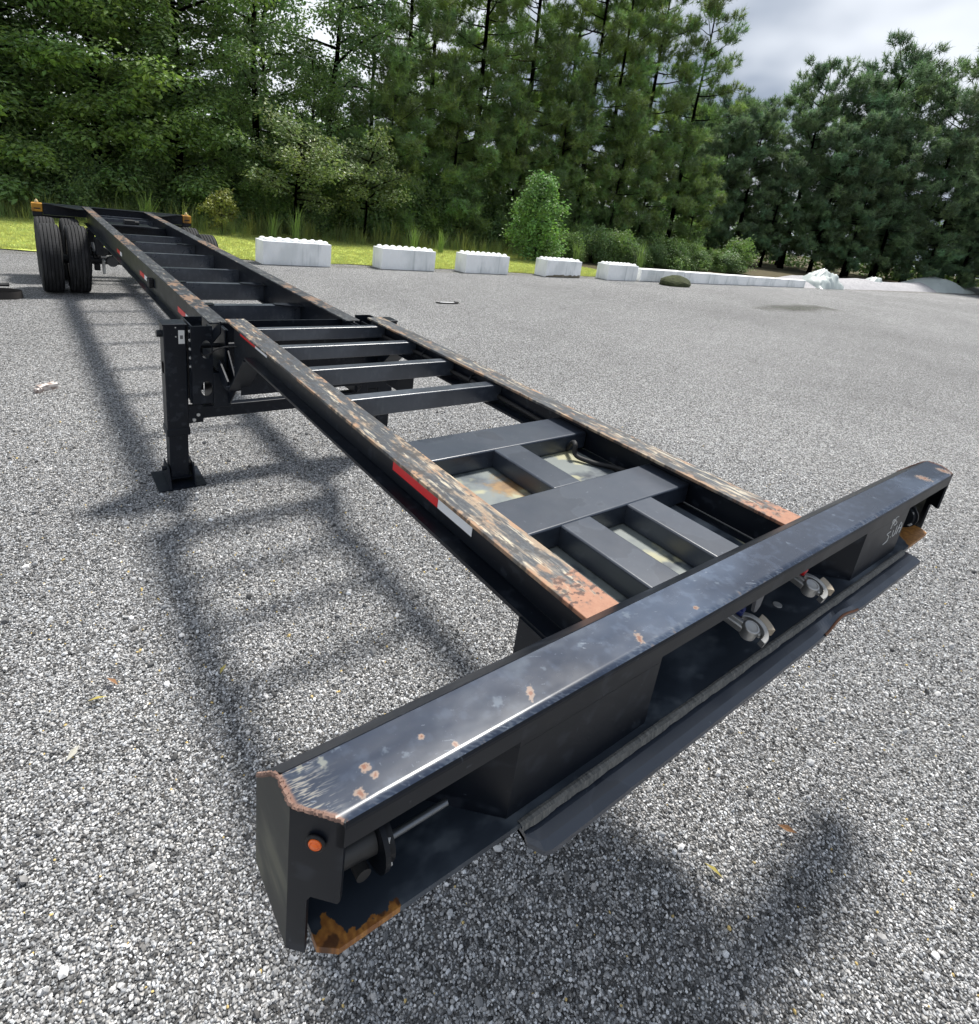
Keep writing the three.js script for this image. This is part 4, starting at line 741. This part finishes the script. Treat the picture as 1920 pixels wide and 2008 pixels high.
function bush(name, label, category, group, o) {
  const t = thing(name, label, category, [0, 0, 0], 0, group), r = rng(o.seed), list = [], parts = [];
  for (let i = 0; i < o.stems; i++) { const a = r() * 6.28, e = new THREE.Vector3(Math.cos(a) * o.R * 0.6 * r(), o.H * mix(0.5, 0.95, r()), Math.sin(a) * o.R * 0.6 * r()); parts.push(taper([[0, 0, 0], [e.x * 0.3, e.y * 0.4, e.z * 0.3], [e.x, e.y, e.z]], [0.025, 0.015, 0.005], 5)); }
  const lobes = []; for (let i = 0; i < 11; i++) { const a = i * 2.4 + r(), d = o.R * (i < 3 ? 0.25 : mix(0.35, 0.8, r())); lobes.push([Math.cos(a) * d, o.H * (i < 3 ? mix(0.55, 0.8, r()) : mix(0.15, 0.6, r())), Math.sin(a) * d, o.R * mix(0.22, 0.42, r())]); }
  for (let i = 0; i < o.n; i++) {
    const [lx, ly, lz, lr] = lobes[Math.floor(r() * lobes.length)], v = new THREE.Vector3(r() - 0.5, r() - 0.5, r() - 0.5).normalize().multiplyScalar(lr * Math.pow(r(), 0.4) * (r() < 0.08 ? 1.5 : 1));
    list.push(place(new THREE.Vector3(lx + v.x * 1.15, Math.max(0.1, ly + v.y), lz + v.z * 1.15), mix(0.6, 1.2, r()), yaw(r() * 6.28, 1.3, r)));
  }
  mesh('stem', parts, bark, t); crownOf(list, o.clump || clumpB, o.mat, t, o.seed + 1, 0.3).name = 'foliage'; return t;
}

// prototypes double as the first tree of their kind
const GW = 'trees of the wood edge', GP = 'pines of the wood edge', GF = 'pines at the far end of the yard', GU = 'undergrowth along the wood edge';
const LBL = { a: 'full broadleaf tree in layered sprays, leafy to the ground behind the lawn', b: 'tall dark broadleaf tree with an open crown showing sky gaps', c: 'slender mid green broadleaf tree standing in the wood edge', p: 'tall pine with bright green tufts and a bare lower trunk', q: 'bushy young pine leafy to the ground among taller pines', f: 'dark pine of the distant stand at the far end of the yard' };
const protoA = broadleaf('broadleaf_tree', LBL.a, GW, { seed: 21, H: 13, R: 3.1, r0: 0.2, base: 0.05, limbs: 48, den: 7.4, sp: 0.8, flat: 0.5, tilt: 0.7, mat: leafGreen });
const protoA2 = broadleaf('broadleaf_tree', LBL.a, GW, { seed: 58, H: 12, R: 2.8, r0: 0.18, base: 0.04, limbs: 48, den: 7.8, sp: 0.8, flat: 0.45, tilt: 0.7, mat: leafGreen });
const protoB = broadleaf('open_crowned_tree', LBL.b, GW, { seed: 33, H: 15, R: 2.9, r0: 0.2, base: 0.25, limbs: 30, den: 4.6, sp: 0.75, flat: 1.0, tilt: 1.3, mat: leafDark });
const protoB2 = broadleaf('open_crowned_tree', LBL.b, GW, { seed: 71, H: 14, R: 2.5, r0: 0.18, base: 0.2, limbs: 30, den: 5, sp: 0.75, flat: 1.0, tilt: 1.3, mat: leafDark });
const protoC = broadleaf('slender_tree', LBL.c, GW, { seed: 46, H: 10, R: 2.1, r0: 0.13, base: 0.1, limbs: 36, den: 9, sp: 0.85, flat: 0.7, tilt: 1, mat: leafGreen, clump: clumpB });
const protoP = pine('tall_pine', LBL.p, GP, { seed: 81, H: 17, R: 3.0, r0: 0.2, base: 0.24, limbs: 44, den: 2.6, sp: 1, lean: 0.5, mat: pineMat });
const protoP2 = pine('tall_pine', LBL.p, GP, { seed: 95, H: 16, R: 2.8, r0: 0.18, base: 0.2, limbs: 44, den: 2.6, sp: 1, lean: -0.3, mat: pineMat });
const protoQ = pine('young_pine', LBL.q, GP, { seed: 112, H: 8, R: 2.0, r0: 0.11, base: 0.06, limbs: 40, den: 3.2, sp: 1, lean: 0.2, mat: pineMat });
const protoF = pine('distant_pine', LBL.f, GF, { seed: 131, H: 15, R: 3.6, r0: 0.24, base: 0.12, limbs: 48, den: 2.2, sp: 1.35, lean: 0.4, mat: pineDark, clump: tuftB, round: 0.56 });
const protoF2 = pine('distant_pine', LBL.f, GF, { seed: 149, H: 13.5, R: 3.9, r0: 0.22, base: 0.08, limbs: 48, den: 2.2, sp: 1.35, lean: -0.6, mat: pineDark, clump: tuftB, round: 0.56 });
const used = new Set();
function put(proto, x, z, turn, sc, sy = 1) {
  if (z < -22.3 && x < 35.5 && proto !== weed && proto !== protoF && proto !== protoF2) { x = -1.4 + (x + 1.4) * 1.09; z -= 2.3; sc *= 1.07; }
  if (proto === protoF || proto === protoF2) { x = -1.4 + (x + 1.4) * 1.35; z = 0.45 + (z - 0.45) * 1.35; sc *= 1.32; }
  if (!used.has(proto)) { used.add(proto); proto.position.set(x, 0, z); proto.rotation.y = turn; proto.scale.set(sc, sc * sy, sc); return proto; }
  return dup(proto, [x, 0, z], turn, proto.userData.label, proto.userData.group, [sc, sc * sy, sc]);
}
const RT = rng(404), jit = (a) => (RT() - 0.5) * a;
// front rank, left to right
[[protoA, -4.6, -25, 1], [protoA2, -1.6, -24.6, 1.05], [protoA, 0.9, -25.2, 1.08], [protoA2, 3.4, -24.8, 1.0], [protoC, 5.2, -24.2, 0.58], [protoB, 6.6, -26, 1], [protoC, 8.0, -23.8, 0.72], [protoB2, 9.6, -25.6, 1.05], [protoQ, 11.4, -23.6, 0.9], [protoP2, 12.8, -25, 0.95],
  [protoQ, 15.0, -23.8, 0.95], [protoP, 17.0, -25.0, 1], [protoQ, 18.6, -23.6, 0.85], [protoP2, 20.2, -25.4, 1.05], [protoQ, 21.9, -23.7, 1.0], [protoP, 23.3, -23.4, 0.98], [protoP2, 26.2, -24.4, 1.02], [protoQ, 25.2, -22.6, 0.9], [protoP, 29.2, -24.6, 1.02], [protoQ, 28.3, -23.0, 0.85], [protoP2, 31.6, -23.2, 0.95], [protoQ, 32.8, -22.4, 0.75]
].forEach(([p, x, z, s]) => put(p, x, z, RT() * 6.28, s, 1 + jit(0.1)));
// second rank
[[protoB, -6, -30, 1.1], [protoA, -2.6, -30, 1.1], [protoA2, 1.4, -30, 1.15], [protoB2, 8.3, -30.5, 1.0], [protoB2, 13.6, -30.6, 1.05], [protoP, 17.6, -31, 1.05], [protoB2, 21.2, -31.4, 1.1], [protoP2, 24.6, -31, 1.1], [protoP, 28.2, -31.4, 1.1], [protoP2, 33.0, -29.6, 1.08], [protoC, 3.4, -29, 0.85], [protoC, 6.4, -29, 0.72], [protoC, 10.6, -29, 0.75]
].forEach(([p, x, z, s]) => put(p, x, z, RT() * 6.28, s, 1 + jit(0.1)));
// the far stand on the right
[[protoF, 40, -29, 0.72], [protoF2, 42.5, -25.0, 0.78], [protoF, 45.5, -22.5, 0.88], [protoF2, 47.5, -19.8, 0.93], [protoF, 50.3, -19.6, 1.0], [protoF2, 50.5, -15.6, 0.92], [protoF, 54.2, -14.4, 1.1], [protoF2, 53.4, -10.2, 1.12], [protoF, 57.0, -10.8, 1.15], [protoF2, 58.5, -6.8, 1.15],
  [protoF, 47, -30, 0.85], [protoF2, 52, -26, 0.95], [protoF, 57, -20, 1.0], [protoF2, 61, -14, 1.1], [protoF, 38.0, -24.6, 0.62], [protoF2, 44, -33, 0.9]
].forEach(([p, x, z, s]) => put(p, x, z, RT() * 6.28, s, 1 + jit(0.08)));
// single plants one can tell apart
const sap = broadleaf('leafy_sapling', 'bright green leafy sapling standing behind the third and fourth white blocks', undefined, { seed: 7, R: 0.95, H: 4.1, r0: 0.04, base: 0.03, limbs: 34, den: 20, sp: 0.95, flat: 0.8, tilt: 1.2, mat: leafBright, clump: clumpB }); sap.position.set(17.6, 0, -20.4);
const olive = broadleaf('spreading_tree', 'small olive brown spreading tree behind the first white block', undefined, { seed: 17, H: 4.6, R: 2.0, r0: 0.07, base: 0.35, limbs: 20, den: 6, sp: 0.8, flat: 0.22, tilt: 0.5, mat: leafOlive, clump: clumpB }); olive.position.set(7.3, 0, -23.4);
const olive2 = dup(olive, [10.3, 0, -23.4], 1.9, 'small olive brown spreading tree behind the second white block', undefined, [0.9, 0.95, 0.9]);
const yb = broadleaf('yellow_shrub', 'small yellow green shrub just behind the rear of the trailer', undefined, { seed: 27, R: 0.5, H: 1.6, r0: 0.03, base: 0.15, limbs: 14, den: 34, sp: 0.9, flat: 0.9, tilt: 1.2, mat: leafMat(0.24, 0.27, 0.04), clump: clumpS }); yb.userData.category = 'shrub'; yb.position.set(4.4, 0, -22.8);
// undergrowth: rounded shrubs in front of the wood
const shrub = bush('shrub', 'dense dark green shrub in the undergrowth at the foot of the wood', 'shrub', GU, { seed: 37, R: 1.6, H: 2.6, stems: 4, n: 420, mat: leafDark, clump: clumpB });
const shrub2 = bush('shrub', 'dense dark green shrub in the undergrowth at the foot of the wood', 'shrub', GU, { seed: 47, R: 1.4, H: 2.0, stems: 4, n: 360, mat: leafGreen, clump: clumpB });
for (let i = 0; i < 34; i++) { const x = -6 + i * 1.23 + jit(0.6); put(i % 2 ? shrub : shrub2, x, x > 34 ? -24.5 + jit(1) : -24.6 + jit(1.6), RT() * 6.28, mix(0.8, 1.35, RT()), mix(0.8, 1.4, RT())); }
for (let i = 0; i < 12; i++) { const k = i / 11; put(i % 2 ? protoF : protoF2, mix(38, 58, k) + jit(1), mix(-25, -6, k) + jit(1.5), RT() * 6.28, mix(0.5, 0.68, RT()), 1); }
for (let i = 0; i < 13; i++) { const b = put(i % 2 ? shrub : shrub2, 21.5 + i * 1.35 + jit(0.9), -21.8 + jit(0.8), RT() * 6.28, mix(0.55, 1.1, RT()), mix(0.7, 1.2, RT())); b.userData.label = 'leafy green shrub growing behind the long low white barrier'; b.userData.group = 'shrubs behind the barrier'; }
// the wood behind, seen only as dark foliage between the trunks
{
  const list = [], r = rng(606);
  for (let i = 0; i < 2300; i++) { const x = mix(-12, 44, r()), z = mix(-36, -42, r()), y = Math.pow(r(), 1.3) * 6.4 + 0.2; list.push(place(new THREE.Vector3(x, y, z), mix(2.2, 3.6, r()), yaw(r() * 6.28, 1.4, r))); }
  for (let i = 0; i < 800; i++) { const k = r(), x = mix(64, 92, k) + r() * 8, z = mix(-52, -4, k) - r() * 6, y = Math.pow(r(), 1.4) * 8 + 0.2; list.push(place(new THREE.Vector3(x, y, z), mix(2.6, 4.2, r()), yaw(r() * 6.28, 1.4, r))); }
  const dw = crownOf(list, clumpA, leafGreen, scene, 9, 0.3); dw.name = 'deep_wood'; dw.userData = { kind: 'stuff', label: 'dark foliage of the wood behind the front trees', category: 'wood' };
}
// grass blades on the lawn, and tall weeds at its far edge
function bladeClump(seed, n, h, w, spread) {
  const r = rng(seed), pos = [], nor = [];
  for (let i = 0; i < n; i++) {
    const a = r() * 6.28, c = new THREE.Vector3((r() - 0.5) * spread, 0, (r() - 0.5) * spread), d = new THREE.Vector3(Math.cos(a), 0, Math.sin(a)), s = new THREE.Vector3(-d.z, 0, d.x), H = h * (0.6 + 0.7 * r()), b = 0.25 + 0.6 * r();
    const m = c.clone().addScaledVector(d, H * b * 0.25); m.y = H * 0.6; const e = c.clone().addScaledVector(d, H * b * 0.7); e.y = H;
    const p = [c.clone().addScaledVector(s, w / 2), c.clone().addScaledVector(s, -w / 2), m.clone().addScaledVector(s, w * 0.4), m.clone().addScaledVector(s, -w * 0.4), e];
    for (const t of [[0, 1, 2], [1, 3, 2], [2, 3, 4]]) { const n3 = new THREE.Vector3().crossVectors(p[t[1]].clone().sub(p[t[0]]), p[t[2]].clone().sub(p[t[0]])).normalize(); for (const q of t) { pos.push(p[q].x, p[q].y, p[q].z); nor.push(n3.x, n3.y, n3.z); } }
  }
  const g = new THREE.BufferGeometry(); g.setAttribute('position', new THREE.Float32BufferAttribute(pos, 3)); g.setAttribute('normal', new THREE.Float32BufferAttribute(nor, 3)); return g;
}
{
  const r = rng(808), list = [];
  for (let i = 0; i < 42000; i++) { const x = mix(-5, 19.4, Math.pow(r(), 1.1)), z = mix(-15.6, -24.4, Math.pow(r(), 1.3)); if (z > lawnEdge(x) + 0.09 * r() * r()) continue; list.push(place(new THREE.Vector3(x, 0.01, z), mix(0.6, 1.3, r()), yaw(r() * 6.28, 0.3, r))); }
  scatter('grass', list, bladeClump(1, 9, 0.055, 0.008, 0.14), leafMat(0.42, 0.46, 0.13, 0.7), 3, 0.25, 'short sunlit yellow green grass of the mown strip', 'grass');
  const l2 = [];
  for (let i = 0; i < 1000; i++) { const x = mix(-6, 34, r()), d = r(), z = mix(-22.4, -25.6, Math.pow(d, 0.8)) + (fbm(x * 0.6, 1, 3, 5) - 0.5) * 1.8; l2.push(place(new THREE.Vector3(x, 0, z), mix(0.35, 1.1, r() * r() + 0.15 * d), yaw(r() * 6.28, 0.3, r))); }
  scatter('tall_weeds', l2, bladeClump(2, 16, 0.9, 0.02, 0.4), leafMat(0.22, 0.28, 0.07, 0.7), 5, 0.4, 'tall rough weeds and grasses between lawn and wood', 'weeds');
}
var weed = thing('tall_weed', 'tall fan of yellow green weed blades at the edge of the wood', 'weed', [0, 0, 0], 0, 'tall weeds along the lawn');
mesh('stem', taper([[0, 0, 0], [0.03, 0.5, 0.01], [0.02, 1.25, 0.05]], [0.012, 0.009, 0.004], 5), std({ color: lin(0.16, 0.2, 0.06), roughness: 0.9 }), weed);
mesh('blades', bladeClump(12, 34, 1.15, 0.03, 0.3), leafMat(0.22, 0.34, 0.08, 0.7), weed);
[[-2.2, -23.6, 1.3], [2.1, -23.2, 1.0], [5.9, -21.8, 0.8], [6.6, -21.4, 1.0], [11.5, -21.2, 0.9], [13.0, -21.4, 0.8], [20.6, -20.6, 0.9], [24.4, -19.6, 1.1]].forEach(([x, z, s]) => put(weed, x, z, RT() * 6, s));

// ------------------------------------------------------------------ litter on the yard
{
  const scrapMat = std({ map: tex(64, 64, (u, v) => mix3([214, 206, 200], [140, 124, 116], ss(0.4, 0.7, fbm(u * 6, v * 6, 4, 3, 6)))), roughness: 0.9 });
  const b = thing('broken_brick', 'broken pale brick lying on the gravel beside the landing leg', 'brick', [-1.36, 0, -5.66], 0.5); b.scale.setScalar(0.72);
  const chip = (seed, sx, sy, sz, p) => { const g = new THREE.BoxGeometry(sx, sy, sz, 3, 2, 3), q = g.attributes.position; for (let i = 0; i < q.count; i++) { const k = (h2(Math.round(q.getX(i) * 500), Math.round(q.getZ(i) * 500) + Math.round(q.getY(i) * 900), seed) - 0.5) * 0.022; q.setXYZ(i, q.getX(i) + k, q.getY(i) + k * 0.6, q.getZ(i) - k); } g.computeVertexNormals(); g.translate(...p); return metric(g, 3); };
  mesh('main_piece', chip(2, 0.20, 0.07, 0.10, [0.02, 0.03, 0]), scrapMat, b); mesh('chip', chip(4, 0.07, 0.05, 0.06, [-0.11, 0.022, 0.05]), scrapMat, b);
  const s = thing('rubber_strip', 'curled dark rubber strip with a white underside lying on the open gravel', 'scrap', [5.35, 0, -9.78], -0.1);
  const strip = xzPlate([[0, 0], [0.10, 0.04], [0.42, 0.03], [0.52, 0.0], [0.46, -0.05], [0.14, -0.07]].reverse(), 0.012, 0.02); mesh('white_side', strip, whiteTape, s);
  mesh('dark_edge', tube([[-0.02, 0.02, 0], [0.10, 0.02, 0.06], [0.42, 0.02, 0.05], [0.53, 0.025, 0.0], [0.44, 0.03, -0.06]], 0.014, 40, 6), rubber, s);
  const h = thing('rubber_loop', 'dark rubber tyre strip looped on the ground left of the rear wheels', 'scrap', [-1.75, 0, -10.05], 0);
  const band = new THREE.CylinderGeometry(0.26, 0.27, 0.10, 40, 2, true); band.scale(1.1, 1, 0.75); band.translate(0, 0.055, 0); mesh('loop', metric(band), std({ color: lin(0.03, 0.026, 0.024), roughness: 0.8, side: THREE.DoubleSide }), h);
  mesh('flap', metric(new THREE.BoxGeometry(0.5, 0.025, 0.16, 8, 1, 2).translate(-0.1, 0.13, -0.32)), rubber, h);
  const leafG = leafClump(9, 1, 0.001, 0.1, 0.05, 0.028), dry = leafMat(0.35, 0.18, 0.08, 0.8);
  [[-1.287, -1.761, 0], [-1.342, -1.695, 1], [-0.918, -1.62, 1], [0.5, 0.05, 0], [0.95, -0.35, 0], [-1.43, -1.48, 2], [0.15, -0.02, 1]].forEach(([x, z, k], i) => { const m = tag(mesh('fallen_leaf', leafG, k === 1 ? leafMat(0.5, 0.42, 0.1, 0.8) : k === 2 ? leafMat(0.6, 0.58, 0.5, 0.8) : dry), k === 1 ? 'small yellow fallen leaf on the gravel' : k === 2 ? 'pale bleached leaf on the gravel' : 'dry brown fallen leaf on the gravel', 'leaf', 'fallen leaves on the gravel'); m.position.set(x, 0.026, z); m.rotation.y = i; });
}

renderer.render(scene, camera);
